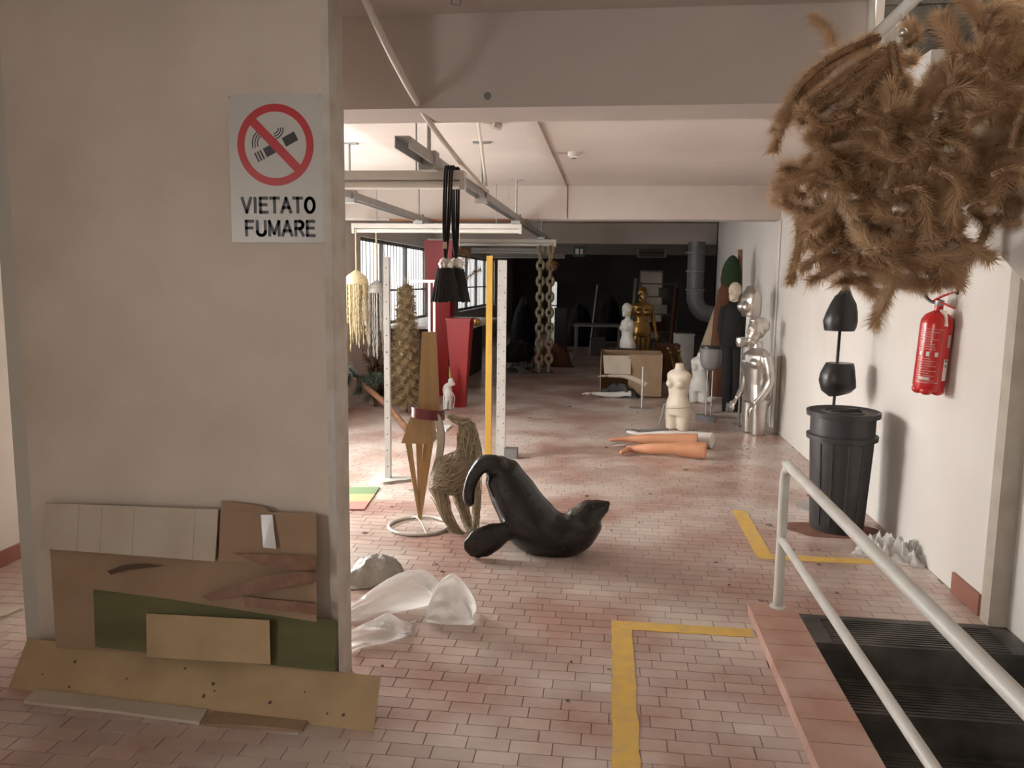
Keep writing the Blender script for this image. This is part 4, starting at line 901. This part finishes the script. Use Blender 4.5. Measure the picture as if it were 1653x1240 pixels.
b = MB(); b.slab([(.045, -.03, Hh - .075), (.105, -.04, Hh - .075), (.07, -.02, Hh + .01), (.02, -.015, Hh + .01)], .0015, (0, -1, 0)); build(b, 'inspection_tag', M_CARDL, ex)
b = MB(); b.box(.0, .05, .06, .08, Hh + .02, Hh + .17); build(b, 'wall_bracket', M_BATTEN, ex)

# ================================================================== MANNEQUINS
def ring(z, rx, ry, cx_=0, cy_=0, n=20, e=2.3):
    out = []
    for i in range(n):
        a = 2 * PI * i / n; c, s_ = math.cos(a), math.sin(a)
        out.append(V((cx_ + rx * math.copysign(abs(c) ** (2 / e), c), cy_ + ry * math.copysign(abs(s_) ** (2 / e), s_), z)))
    return out
def hand(mb, w, d, s_=1.0, side=1, curl=.3):
    """palm and five fingers from wrist w in direction d"""
    w = V(w); d = V(d).normalized(); sv = d.cross(V((0, 0, 1)));
    if sv.length < .1: sv = d.cross(V((0, 1, 0)))
    sv = sv.normalized() * side; dn = sv.cross(d).normalized()
    if dn.z > 0: dn = -dn
    mb.tube([w, w + d * .04 * s_, w + d * .085 * s_], [.024 * s_, .034 * s_, .036 * s_], 10, flat=.5, upv=tuple(dn))
    for k, (o_, l) in enumerate(((-.027, .066), (-.009, .078), (.009, .072), (.026, .056))):
        p = w + d * .085 * s_ + sv * o_ * s_; q1 = p + (d + dn * curl * .4) * l * .5 * s_; q2 = q1 + (d + dn * curl * 1.4) * l * .5 * s_
        mb.tube([p - d * .02 * s_, q1, q2], [.0095 * s_, .009 * s_, .007 * s_], 7)
    p = w + d * .025 * s_ - sv * .025 * s_; mb.tube([p, p + (d - sv * .9) * .035 * s_, p + (d * 1.3 - sv * .9 + dn * .3) * .055 * s_], [.012 * s_, .0105 * s_, .008 * s_], 7)
def head(mb, c, s_=1.0, yaw=0.0, face=True):
    c = V(c); q = MB(); q.ell((0, .008, .02), .074, .090, .098); q.ell((0, -.03, -.055), .05, .055, .06)
    if face:
        q.tube([(0, -.082, .03), (0, -.102, -.015), (0, -.085, -.03)], [.010, .016, .010], 8); q.ell((0, -.078, -.058), .024, .014, .011); q.ell((0, -.07, -.095), .025, .022, .02)
        for x in (-1, 1): q.ell((x * .03, -.074, .036), .018, .010, .006); q.ell((x * .074, .01, -.005), .01, .02, .028)
    q.xf(Matrix.Translation(c) @ Matrix.Rotation(yaw, 4, 'Z') @ Matrix.Scale(s_, 4)); mb.add(q.v, q.f)
def torso(mb, female=True, z0=0.0, neck=True, k=1.0):
    if female: S = [(.0, .165, .11, .01), (.06, .17, .118, .01), (.14, .155, .108, .0), (.24, .118, .085, -.005), (.33, .132, .09, -.005), (.43, .150, .10, 0), (.50, .160, .088, .0), (.545, .12, .07, .005), (.565, .06, .055, .005)]
    else: S = [(.0, .165, .11, .01), (.08, .165, .11, .01), (.2, .148, .10, .0), (.32, .165, .11, -.005), (.44, .19, .12, -.005), (.52, .19, .105, 0), (.565, .13, .08, .005), (.585, .065, .06, .005)]
    mb.loft([ring(z0 + z * k, a * k, c * k, 0, y * k) for z, a, c, y in S])
    zt_ = z0 + S[-1][0] * k
    if neck: mb.tube([(0, .005, zt_ - .03), (0, -.002, zt_ + .075 * k)], [.058 * k, .050 * k], 14)
    if female:
        for x in (-1, 1): mb.ell((x * .068 * k, -.082 * k, z0 + .395 * k), .058 * k, .056 * k, .056 * k)
    else:
        for x in (-1, 1): mb.ell((x * .08 * k, -.085 * k, z0 + .43 * k), .085 * k, .045 * k, .055 * k)
    for x in (-1, 1): mb.ell((x * .075 * k, .075 * k, z0 + .02), .085 * k, .06 * k, .085 * k)
# cream torso in front of the group
p = fl(1093, 694)
t_ = thing('female_torso', 'cream headless female torso standing alone in front of the group', 'mannequin', (p.x, p.y, 0), math.radians(-35))
b = MB(); torso(b, True, .17, True, .92)
for x in (-1, 1): b.tube([(x * .07, .01, 0), (x * .078, .01, .12), (x * .08, .01, .22)], [.068, .078, .085], 14)
fuse(b, 'body', M_CREAM, t_, .013, 5)
b = MB(); b.tube([(-.12, -.09, .30), (-.17, -.10, .05)], .012, 8); build(b, 'metal_fitting', M_STEEL, t_)
b = MB(); n = 30; b.tube([V((.155 * math.cos(2 * PI * i / n), .115 * math.sin(2 * PI * i / n), .26 + .02 * math.cos(2 * PI * i / n))) for i in range(n)], .006, 6, close=True); build(b, 'waist_cord', M_CARDL, t_)
# silver man
p = fl(1219, 700)
t_ = thing('male_mannequin', 'silver male mannequin cut off at the thighs, leaning by the right wall', 'mannequin', (p.x - .02, p.y, 0), math.radians(-68))
b = MB(); torso(b, False, .36, True, 1.0)
for x in (-1, 1):
    b.tube([(x * .085, .0, 0), (x * .09, 0, .2), (x * .088, .01, .40)], [.076, .088, .095], 14)
    b.tube(smooth_path([(x * .18, .01, .865), (x * .225, .02, .74), (x * .235, .03, .60), (x * .215, -.04, .46), (x * .185, -.12, .37)], 4), smooth_r([.062, .055, .046, .040, .027], 4), 12); hand(b, (x * .185, -.12, .37), (-x * .1, -.6, -.8), 1.0, x, .8)
head(b, (0, -.02, 1.14), 1.2); fuse(b, 'body', M_SILVER, t_, .009, 3)
b = MB(); b.ell((0, .03, 1.195), .096, .10, .092); b.ell((0, -.05, 1.25), .07, .06, .035); fuse(b, 'hair', M_SILVER, t_, .010, 2)
# silver chest form on a white pillar
p = at(1210, 545, Y=9.45); zt_ = at(1210, 511, Y=9.45).z
t_ = thing('silver_bust', 'silver headless bust on a pale pillar above the silver man', 'bust form', (p.x, 9.45, zt_), math.radians(-78))
b = MB(); b.loft([ring(0, .135, .095), ring(.1, .15, .105), ring(.2, .165, .105), ring(.27, .15, .085), ring(.31, .09, .065), ring(.35, .055, .055)])
for x in (-1, 1): b.ell((x * .068, -.080, .11), .066, .06, .064)
fuse(b, 'form', M_SILVER, t_, .012, 3)
t_ = thing('pillar_stand', 'pale round pillar stand under the silver bust', 'stand', (p.x, 9.45, 0))
b = MB(); b.lathe([(.05, .0), (.05, zt_ - .001)], (p.x, 9.45, 0), 20); build(b, 'pillar', M_WMAN, t_, True, smooth='auto')
b = MB(); b.lathe([(.15, 0), (.15, .012)], (p.x, 9.45, 0), 24); build(b, 'base', M_STEEL, t_, True)
p = at(1198, 560, Y=9.3); t_ = thing('silver_cuff_form', 'small silver neck form beside the pillar, left of the silver head', 'bust form', (p.x, 9.3, p.z), 0)
b = MB(); b.loft([ring(0, .06, .06), ring(.05, .075, .07), ring(.11, .07, .065)]); fuse(b, 'form', M_SILVER, t_, .01, 2)
b = MB(); b.tube([(0, 0, 0), (0, 0, -p.z)], .012, 8); build(b, 'rod', M_STEEL, t_)
# dressed dark mannequin with pale bald head, green plush and brown rod behind
p = fl(1180, 660); Ym = 10.4; s5 = Ym / F_PX
def mp(x, y, d=0): return at(x, y, Y=Ym + d)
t_ = thing('dressed_mannequin', 'mannequin in dark clothes with pale bald head by the right wall', 'mannequin', (mp(1180, 640).x, Ym, 0))
b = MB(); head(b, mp(1186, 471), 1.05, math.radians(-40), True); b.tube([mp(1186, 478), mp(1184, 492)], .05, 12); fuse(b, 'head', M_CREAM, t_, .010, 3, True)
b = MB(); b.loft([[mp(x, y, 0) + V((r * s5 * math.cos(a), r * s5 * .75 * math.sin(a), 0)) for a in [2 * PI * i / 20 for i in range(20)]] for x, y, r in ((1181, 560, 17), (1181, 530, 18), (1183, 500, 16), (1184, 486, 7))])
build(b, 'jacket', M_DARK, t_, True, smooth=True)
for x in (1174, 1188): b = MB(); b.tube([mp(x, 560), mp(x, 610), V((mp(x, 640).x, Ym, .0))], [.085, .07, .06], 12); build(b, 'trouser_leg', M_DARK, t_, True, smooth=True)
for sx in (-1, 1): b = MB(); b.tube([mp(1183 + 14 * sx, 495), mp(1183 + 19 * sx, 530), mp(1183 + 15 * sx, 560)], [.055, .05, .04], 10); build(b, 'sleeve', M_DARK, t_, True, smooth=True)
t_ = thing('brown_robe', 'long brown cloth robe hanging behind the dark mannequin', 'robe', (mp(1166, 640).x, 10.75, 0))
b = MB(); b.loft([[at(x, y, Y=10.75) + V((r * s5 * math.cos(a) * (1 + .12 * math.sin(5 * a)), r * s5 * .5 * math.sin(a), 0)) for a in [2 * PI * i / 30 for i in range(30)]] for x, y, r in ((1166, 640, 20), (1165, 560, 16), (1167, 500, 13), (1170, 470, 10), (1172, 455, 4))]); build(b, 'cloth', M_BROWN, t_, True, smooth=True)
t_ = thing('plush_bush', 'dark green plush dome raised behind the bald mannequin', 'plush figure', (at(1181, 440, Y=10.8).x, 10.8, at(1181, 460, Y=10.8).z))
b = MB(); b.loft([[at(x, y, Y=10.8) + V((r * s5 * math.cos(a), r * s5 * .8 * math.sin(a), 0)) for a in [2 * PI * i / 22 for i in range(22)]] for x, y, r in ((1180, 462, 16), (1180, 450, 16.5), (1181, 435, 15), (1182, 423, 11), (1183, 415, 6), (1183, 412, 1))]); build(b, 'dome', M_GREEN, t_, True, smooth=True)
b = MB(); b.tube([at(1195, 403, Y=10.85), V((at(1194, 640, Y=10.85).x, 10.85, 0))], .03, 8); tag(build(b, 'wooden_rod', M_BARK), 'brown wooden rod standing behind the green plush dome', 'rod')
# leaning tan roll
b = MB(); b.tube([V((at(1112, 600, Y=12.1).x, 12.1, .09)), at(1137, 580, Y=12.15), at(1164, 495, Y=12.2)], [.10, .12, .09], 16); tag(build(b, 'fabric_roll', mat('tan_roll', (.40, .31, .21), (.34, .26, .17), 4, .8), smooth='auto'), 'tan fabric roll leaning beside the brown robe', 'fabric roll')
# white torsos and legs behind
p = fl(1128, 650); t_ = thing('white_torso', 'white headless female torso behind the cream torso', 'mannequin', (p.x, p.y, 0), math.radians(-20))
b = MB(); torso(b, True, .16, True, .85)
for x in (-1, 1): b.tube([(x * .07, .01, 0), (x * .075, .01, .2)], [.066, .082], 12)
fuse(b, 'body', M_WMAN, t_, .014, 4)
p = fl(1152, 652); t_ = thing('leg_form', 'white mannequin leg leaning behind the grey hip form', 'mannequin leg', (p.x, p.y, 0))
b = MB(); b.tube(smooth_path([(-.08, -.05, .05), (.02, 0, .14), (.10, .02, .40), (.16, .05, .62), (.20, .05, .74)], 4), smooth_r([.04, .045, .065, .08, .09], 4), 14); fuse(b, 'leg', M_WMAN, t_, .012, 3)
p = fl(1143, 680); zt_ = at(1151, 598, Y=p.y).z
t_ = thing('grey_hip_form', 'grey rounded hip form on two thin rods', 'hip form', (p.x, p.y, 0), math.radians(-15))
b = MB(); b.loft([ring(zt_, .05, .05), ring(zt_ + .04, .105, .085), ring(zt_ + .12, .13, .10), ring(zt_ + .22, .128, .095), ring(zt_ + .27, .12, .088)]); fuse(b, 'form', M_GREY, t_, .012, 3)
b = MB(); b.loft([ring(zt_ + .262, .124, .092), ring(zt_ + .29, .124, .092)]); build(b, 'waist_band', M_BLACK, t_, smooth='auto')
for x in (-.03, .03): b = MB(); b.tube([(x, 0, .05), (x, 0, zt_ + .03)], .008, 8); build(b, 'rod', M_STEEL, t_)
for x, y in ((-.09, .04), (.02, -.05)): b = MB(); b.box(x - .06, x + .07, y - .05, y + .05, 0, .07); build(b, 'base_block', M_GREY, t_)
p = fl(1170, 667); b = MB(); b.tube([p + V((0, .04, .075)), p + V((.12, .10, .075))], .075, 18); tag(build(b, 'foil_roll', M_SILVER, smooth='auto'), 'short crinkled silver roll on the floor by the silver man', 'roll')
b = MB(); b.tube([fl(1194, 676) + V((0, 0, .01)), at(1202, 600, Y=9.75)], .012, 8); tag(build(b, 'black_rod', M_BLACK), 'thin black rod leaning left of the silver man', 'rod')
b = MB(); pz = fl(1247, 692); b.box(1.865, 1.895, 9.05, 9.10, 0, .86); tag(build(b, 'wooden_batten', M_CREAM), 'cream wooden batten upright against the right wall', 'batten')
b = MB(); b.tube([(1.885, 9.42, 0), (1.885, 9.42, 2.37)], .012, 8); tag(build(b, 'wall_pipe', M_WALL), 'thin white pipe running up the right wall', 'pipe')
p = fl(1188, 676); t_ = thing('arm_form', 'silver mannequin arm lying on the floor below the silver man', 'mannequin arm', (p.x, p.y, 0))
b = MB(); b.tube(smooth_path([(-.28, 0, .04), (-.1, .02, .045), (.08, .0, .04)], 4), smooth_r([.026, .04, .045], 4), 12); hand(b, (-.28, 0, .04), (-1, 0, -.05), 1, 1, .2); fuse(b, 'arm', M_SILVER, t_, .009, 2)
# loose legs and arms on the open floor
def leg(name, label, a, e, m, foot_dir, s_=1.0):
    a, e = V(a), V(e); t_ = thing(name, label, 'mannequin leg', (a.x, a.y, 0)); d = e - a; b = MB(); k = a.lerp(e, .48) + V((0, -.01, .015))
    b.tube(smooth_path([a, a.lerp(k, .5), k, k.lerp(e, .35), e], 4), smooth_r([.082 * s_, .074 * s_, .056 * s_, .056 * s_, .032 * s_], 4), 16)
    fd = V(foot_dir).normalized(); b.ell(e + V((0, 0, .0)), .034 * s_, .036 * s_, .036 * s_); b.tube([e - fd * .02, e + fd * .08, e + fd * .15, e + fd * .19], [.032 * s_, .034 * s_, .03 * s_, .016 * s_], 12, flat=.7)
    fuse(b, 'leg', m, t_, .010, 3, True); return t_
a_ = fl(1141, 744); leg('leg_form', 'orange mannequin leg lying nearest the camera on the open floor', a_ + V((0, .06, .083)), fl(1016, 734) + V((0, .06, .045)), M_SKIN, (-.45, -.85, -.05))
a_ = fl(1128, 731); leg('leg_form', 'orange mannequin leg lying behind its twin on the open floor', a_ + V((0, .12, .085)), fl(1012, 722) + V((0, .12, .06)), M_SKIN, (-.9, -.1, -.05))
a_ = fl(1154, 731); leg('leg_form', 'translucent pale leg lying behind the two orange legs', a_ + V((0, .2, .08)), fl(1040, 716) + V((0, .2, .05)), M_WMAN, (-.9, .3, .1))
p = fl(1040, 716); t_ = thing('arm_form', 'grey mannequin arm with spread hand behind the orange legs', 'mannequin arm', (p.x, p.y, 0))
b = MB(); q_ = fl(1036, 716) + V((0, .42, .05)); b.tube([q_, q_ + V((.3, .02, .0))], [.024, .04], 10); hand(b, q_, (-1, .05, .05), 1.15, 1, .1); fuse(b, 'arm', M_GREY, t_, .008, 2, True)
p = fl(996, 723); t_ = thing('foot_form', 'pointed silver foot tip beside the orange toes', 'mannequin foot', (p.x, p.y, 0))
b = MB(); b.tube([p + V((.09, 0, .035)), p + V((.03, 0, .03)), p + V((-.05, 0, .015))], [.032, .026, .007], 10, flat=.7); fuse(b, 'foot', M_SILVER, t_, .008, 2, True)

# box group in the middle distance
bp = fl(1018, 641); t_ = thing('cardboard_box', 'open brown cardboard box full of mannequin limbs', 'box', (bp.x, bp.y + .3, 0))
x0, x1, y0, y1, zt_ = fl(968, 640).x, at(1070, 600, Y=11.6).x, 11.55, 12.3, at(1018, 572, Y=11.6).z
ym = lerp(x0, x1, .45)
for nm, (a0, a1, c0_, c1_) in {'front_panel': (ym, x1, y0, y0 + .012), 'back_panel': (x0, x1, y1 - .012, y1), 'left_panel': (x0, x0 + .012, y0, y1), 'right_panel': (x1 - .012, x1, y0, y1)}.items():
    b = MB(); b.box(a0, a1, c0_, c1_, 0, zt_); build(b, 'side_panel', M_CARD, t_, True)
b = MB(); b.slab([(x0 + .06, y0 - .05, zt_ - .28), (ym + .03, y0 - .05, zt_ - .28), (ym + .03, y0 + .02, zt_ - .02), (x0 + .03, y0 + .02, zt_ - .02)], .008, (0, -1, 0)); build(b, 'open_flap', M_CARDL, t_, True)
b = MB(); b.box(x0, x1, y0, y1, 0.001, .012); build(b, 'bottom', M_CARD, t_, True)
for k, (z, yy, xx, lab, m_) in enumerate([(.30, y0 - .02, x0 + .12, 'pale mannequin arm poking out of the cardboard box', M_CREAM), (.06, y0 - .16, x0 - .1, 'pale mannequin arm on the floor in front of the cardboard box', M_WMAN)]):
    a_ = thing('arm_form', lab, 'mannequin arm', (xx, yy, 0)); b = MB()
    b.tube(smooth_path([(xx, yy, z), (xx + .25, yy + .03, z - .02 * k), (xx + .55, yy + .05, z - (.12 if k == 0 else 0))], 4), smooth_r([.024, .04, .048], 4), 12); hand(b, (xx, yy, z), (-1, -.1, .0), 1, 1, .2); fuse(b, 'arm', m_, a_, .010, 2, True)
tag(crumple(x0 + .28, y0 - .05, .28, .10, .18, 3.3, 'grey_sack', mat('slate_cloth', (.06, .065, .065), None, rough=.9), 0, 24, dome=.06), 'slate grey sack slumped in front of the cardboard box', 'sack')
p = fl(1036, 660); t_ = thing('rod_stand', 'thin upright rod on a flat steel base before the box', 'stand', (p.x, p.y, 0))
b = MB(); b.tube([(p.x, p.y, .01), (p.x, p.y, at(1034, 592, Y=p.y).z)], .014, 8); build(b, 'rod', M_STEEL, t_, True)
b = MB(); b.box(p.x - .16, p.x + .14, p.y - .09, p.y + .09, 0, .014); build(b, 'base', M_STEEL, t_, True)
# white bust and gold figure behind the box
p = at(1012, 562, Y=12.6); t_ = thing('white_bust', 'white bald female bust turned left behind the cardboard box', 'mannequin', (p.x, 12.6, p.z), math.radians(-45))
b = MB(); torso(b, True, 0, True, .8); head(b, (0, -.03, .60), .95, 0, True); fuse(b, 'body', M_WMAN, t_, .013, 4)
t_ = thing('bust_plinth', 'dark plinth under the white bald bust', 'plinth', (p.x, 12.6, 0)); b = MB(); b.box(p.x - .17, p.x + .17, 12.45, 12.75, 0, p.z); build(b, 'block', M_BROWN, t_, True)
b = MB(); b.box(p.x - .18, p.x + .18, 12.44, 12.76, p.z - .025, p.z - .001); build(b, 'lip', M_BROWN, t_, True)
p = at(1034, 572, Y=13.4); t_ = thing('gold_mannequin', 'dark gold female mannequin standing behind the white bust', 'mannequin', (p.x, 13.4, 0), math.radians(10))
b = MB(); zz = at(1034, 462, Y=13.4).z - .12; torso(b, True, zz - .70, True, 1.0); head(b, (0, -.02, zz))
for x in (-1, 1):
    b.tube([(x * .08, 0, zz - .72), (x * .07, 0, zz - 1.1), (x * .06, 0, max(.0, zz - 1.55))], [.09, .06, .045], 12); b.tube(smooth_path([(x * .155, 0, zz - .19), (x * .20, .02, zz - .42), (x * .24, -.02, zz - .65)], 4), smooth_r([.045, .036, .024], 4), 10); hand(b, (x * .24, -.02, zz - .65), (x * .1, -.2, -1), 1, x, .3)
fuse(b, 'body', M_GOLD, t_, .012, 3)
for k, (x, y, lab) in enumerate([(1083, 590, 'gold mannequin arm raised beside the box, left one'), (1096, 588, 'gold mannequin arm raised beside the box, right one')]):
    a_ = at(x + 12, 615, Y=11.8); e_ = at(x, y - 14, Y=11.7); t_ = thing('arm_form', lab, 'mannequin arm', (a_.x, 11.8, 0)); b = MB(); b.tube([V((a_.x + .06, 11.8, .05)), a_, e_], [.045, .04, .024], 10); hand(b, e_, e_ - a_, 1, 1, .3); fuse(b, 'arm', M_GOLD, t_, .012, 2, True)

# ================================================================== DIM BACK OF THE ROOM
b = MB(); b.box(1.0, 1.05, 27.95, 28.02, 0, 2.03); b.box(1.75, 1.8, 27.95, 28.02, 0, 2.03); b.box(1.0, 1.8, 27.95, 28.02, 2.0, 2.05); o = struct('door_1', b, M_BATTEN)
def far_box(name, label, cat, x, y0_, y1_, w, Y, m, h=None, parts=True):
    p, q_ = at(x, y1_, Y=Y), at(x, y0_, Y=Y); hw = w / 2 * Y / F_PX; t_ = thing(name, label, cat, (p.x, Y, max(0, p.z)))
    zb_ = max(0, p.z) if h is None else 0; d = .35
    b = MB(); b.box(p.x - hw, p.x + hw, Y - d / 2, Y + d / 2, zb_, q_.z); build(b, 'body', m, t_, True)
    b = MB(); b.box(p.x - hw - .01, p.x + hw + .01, Y - d / 2 - .012, Y - d / 2, q_.z - .03, q_.z); build(b, 'edge', m, t_, True); return t_
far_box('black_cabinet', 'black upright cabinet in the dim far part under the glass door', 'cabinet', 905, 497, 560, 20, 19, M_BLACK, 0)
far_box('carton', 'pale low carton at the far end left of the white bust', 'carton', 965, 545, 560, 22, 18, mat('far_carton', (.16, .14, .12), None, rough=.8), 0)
far_box('carton', 'pale square carton by the far right corner below the duct', 'carton', 1103, 538, 560, 30, 15.6, M_WMAN, 0)
far_box('carton', 'reddish brown carton behind the open cardboard box', 'carton', 1075, 555, 580, 40, 13.6, M_BROWN, 0)
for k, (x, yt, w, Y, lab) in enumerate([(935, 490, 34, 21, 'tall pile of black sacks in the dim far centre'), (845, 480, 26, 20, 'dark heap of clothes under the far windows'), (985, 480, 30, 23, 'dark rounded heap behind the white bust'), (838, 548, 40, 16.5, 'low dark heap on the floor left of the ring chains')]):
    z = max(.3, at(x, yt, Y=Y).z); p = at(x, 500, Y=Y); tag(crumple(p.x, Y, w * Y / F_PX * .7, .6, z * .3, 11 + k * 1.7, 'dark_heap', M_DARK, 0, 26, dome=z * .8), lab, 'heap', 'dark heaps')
p = fl(855, 600); tag(crumple(p.x, p.y, .42, .35, .22, 9.2, 'foil_sheet', mat('dull_foil', (.16, .155, .15), None, rough=.35, metal=.7), .3), 'crumpled dull foil sheet on the floor below the ring chains', 'foil sheet')
p = fl(898, 588); tag(crumple(p.x - .05, p.y - .2, .4, .35, .2, 6.4, 'brown_sack', M_BROWN, 0, 30, dome=.30), 'brown sack lying right of the ring chains', 'sack')
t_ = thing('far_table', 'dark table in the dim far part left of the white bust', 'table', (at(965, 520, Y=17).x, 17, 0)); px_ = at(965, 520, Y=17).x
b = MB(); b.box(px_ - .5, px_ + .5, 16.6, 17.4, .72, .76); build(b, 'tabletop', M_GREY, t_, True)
for x in (-.45, .45):
    for y in (16.65, 17.35): b = MB(); b.box(px_ + x - .025, px_ + x + .025, y - .025, y + .025, 0, .72); build(b, 'leg', M_GREY, t_, True)
t_ = thing('shelf_unit', 'dark open shelf with stacked goods in front of the far doorway', 'shelf', (at(1060, 500, Y=19).x, 19, 0)); px_ = at(1062, 500, Y=19).x
for z in (.1, .5, .9, 1.3, 1.6): b = MB(); b.box(px_ - .42, px_ + .42, 18.8, 19.2, z, z + .03); build(b, 'shelf', M_GREY, t_, True)
for x in (-.42, .39): b = MB(); b.box(px_ + x, px_ + x + .03, 18.8, 19.2, 0, 1.65); build(b, 'post', M_GREY, t_, True)
for k in range(4): b = MB(); zz = (.13, .53, .93, 1.33)[k]; b.box(px_ - .3 + .1 * k, px_ + .2, 18.85, 19.1, zz, zz + .2); tag(build(b, 'stacked_pack', [M_GREY, M_BROWN, M_WMAN, M_GREY][k]), 'pack on the dark far shelf, shelf level %s from the floor' % ('one', 'two', 'three', 'four')[k], 'pack', 'packs on the far shelf')
t_ = thing('air_duct', 'grey ventilation duct with elbow coming down by the far right corner', 'duct', (at(1122, 480, Y=15.2).x, 15.2, 1.2)); Yd = 14.6
def dx(x, y): return at(x, y, Y=Yd)
b = MB(); b.tube(smooth_path([V((dx(1122, 470).x, Yd, ZB)), dx(1122, 470), dx(1124, 490), dx(1133, 503), dx(1150, 508)], 5), .15, 16); build(b, 'pipe', M_DUCT, t_, True, smooth='auto')
for y in (408, 438, 468): p = dx(1122, y); b = MB(); b.lathe([(.155, -.02), (.168, -.015), (.168, .015), (.155, .02)], p, 20, False); build(b, 'band', M_GREY, t_, True)
b = MB(); p = at(1052, 409, Y=21.55); b.box(p.x - .38, p.x + .38, 21.56, 21.6, p.z - .11, p.z + .11); t_ = thing('vent_grille', 'dark rectangular vent grille high on the far beam', 'vent', p); build(b, 'frame', M_BATTEN, t_, True)
for k in range(6): b = MB(); z = p.z - .08 + .032 * k; b.box(p.x - .33, p.x + .33, 21.545, 21.562, z, z + .02); build(b, 'slat', M_BROWN, t_, True)
p = at(935, 406, Y=15.45); t_ = thing('exit_sign', 'small dark exit pictogram sign hung under the third beam', 'sign', p); b = MB(); b.box(p.x - .11, p.x + .11, 15.44, 15.46, p.z - .1, p.z + .1); build(b, 'plate', mat('sign_green', (.02, .06, .045), None, rough=.4), t_, True)
b = MB(); b.box(p.x - .07, p.x - .01, 15.437, 15.44, p.z - .05, p.z + .05); b.box(p.x + .02, p.x + .07, 15.437, 15.44, p.z - .05, p.z + .05); build(b, 'pictogram', M_BATTEN, t_, True)
b = MB(); b.tube([(p.x, 15.45, p.z + .1), (p.x, 15.45, ZB)], .006, 6); build(b, 'hanger', M_STEEL, t_, True)
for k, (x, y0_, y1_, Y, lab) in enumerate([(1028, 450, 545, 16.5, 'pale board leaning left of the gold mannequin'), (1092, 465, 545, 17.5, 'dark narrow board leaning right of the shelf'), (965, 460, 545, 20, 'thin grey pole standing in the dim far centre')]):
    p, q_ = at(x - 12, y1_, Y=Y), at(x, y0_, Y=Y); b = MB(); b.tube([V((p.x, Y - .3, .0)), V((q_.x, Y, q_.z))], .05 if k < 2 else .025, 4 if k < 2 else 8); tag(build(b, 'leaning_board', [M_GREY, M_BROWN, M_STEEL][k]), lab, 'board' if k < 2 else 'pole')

# debris on the floor: chips nobody would count
rg = random.Random(99); b = MB()
for k in range(170):
    x, y = rg.uniform(-2.6, 1.6), rg.uniform(2.6, 11) 
    if y < 4.1 and x > .7: continue
    s_ = rg.uniform(.006, .02) * (1 if k > 25 else 1.8); a = rg.uniform(0, PI); pts = [(x + s_ * rg.uniform(.5, 1) * math.cos(a + i * PI / 2.5), y + s_ * rg.uniform(.3, 1) * math.sin(a + i * PI / 2.5), .001) for i in range(5)]
    b.slab(pts, rg.uniform(.002, .006), (0, 0, 1))
o = build(b, 'floor_debris', mat('debris', (.10, .07, .05), (.45, .40, .33), 3, .9)); o['kind'] = 'stuff'; tag(o, 'scattered dust chips and crumbs on the tiled floor', 'debris')
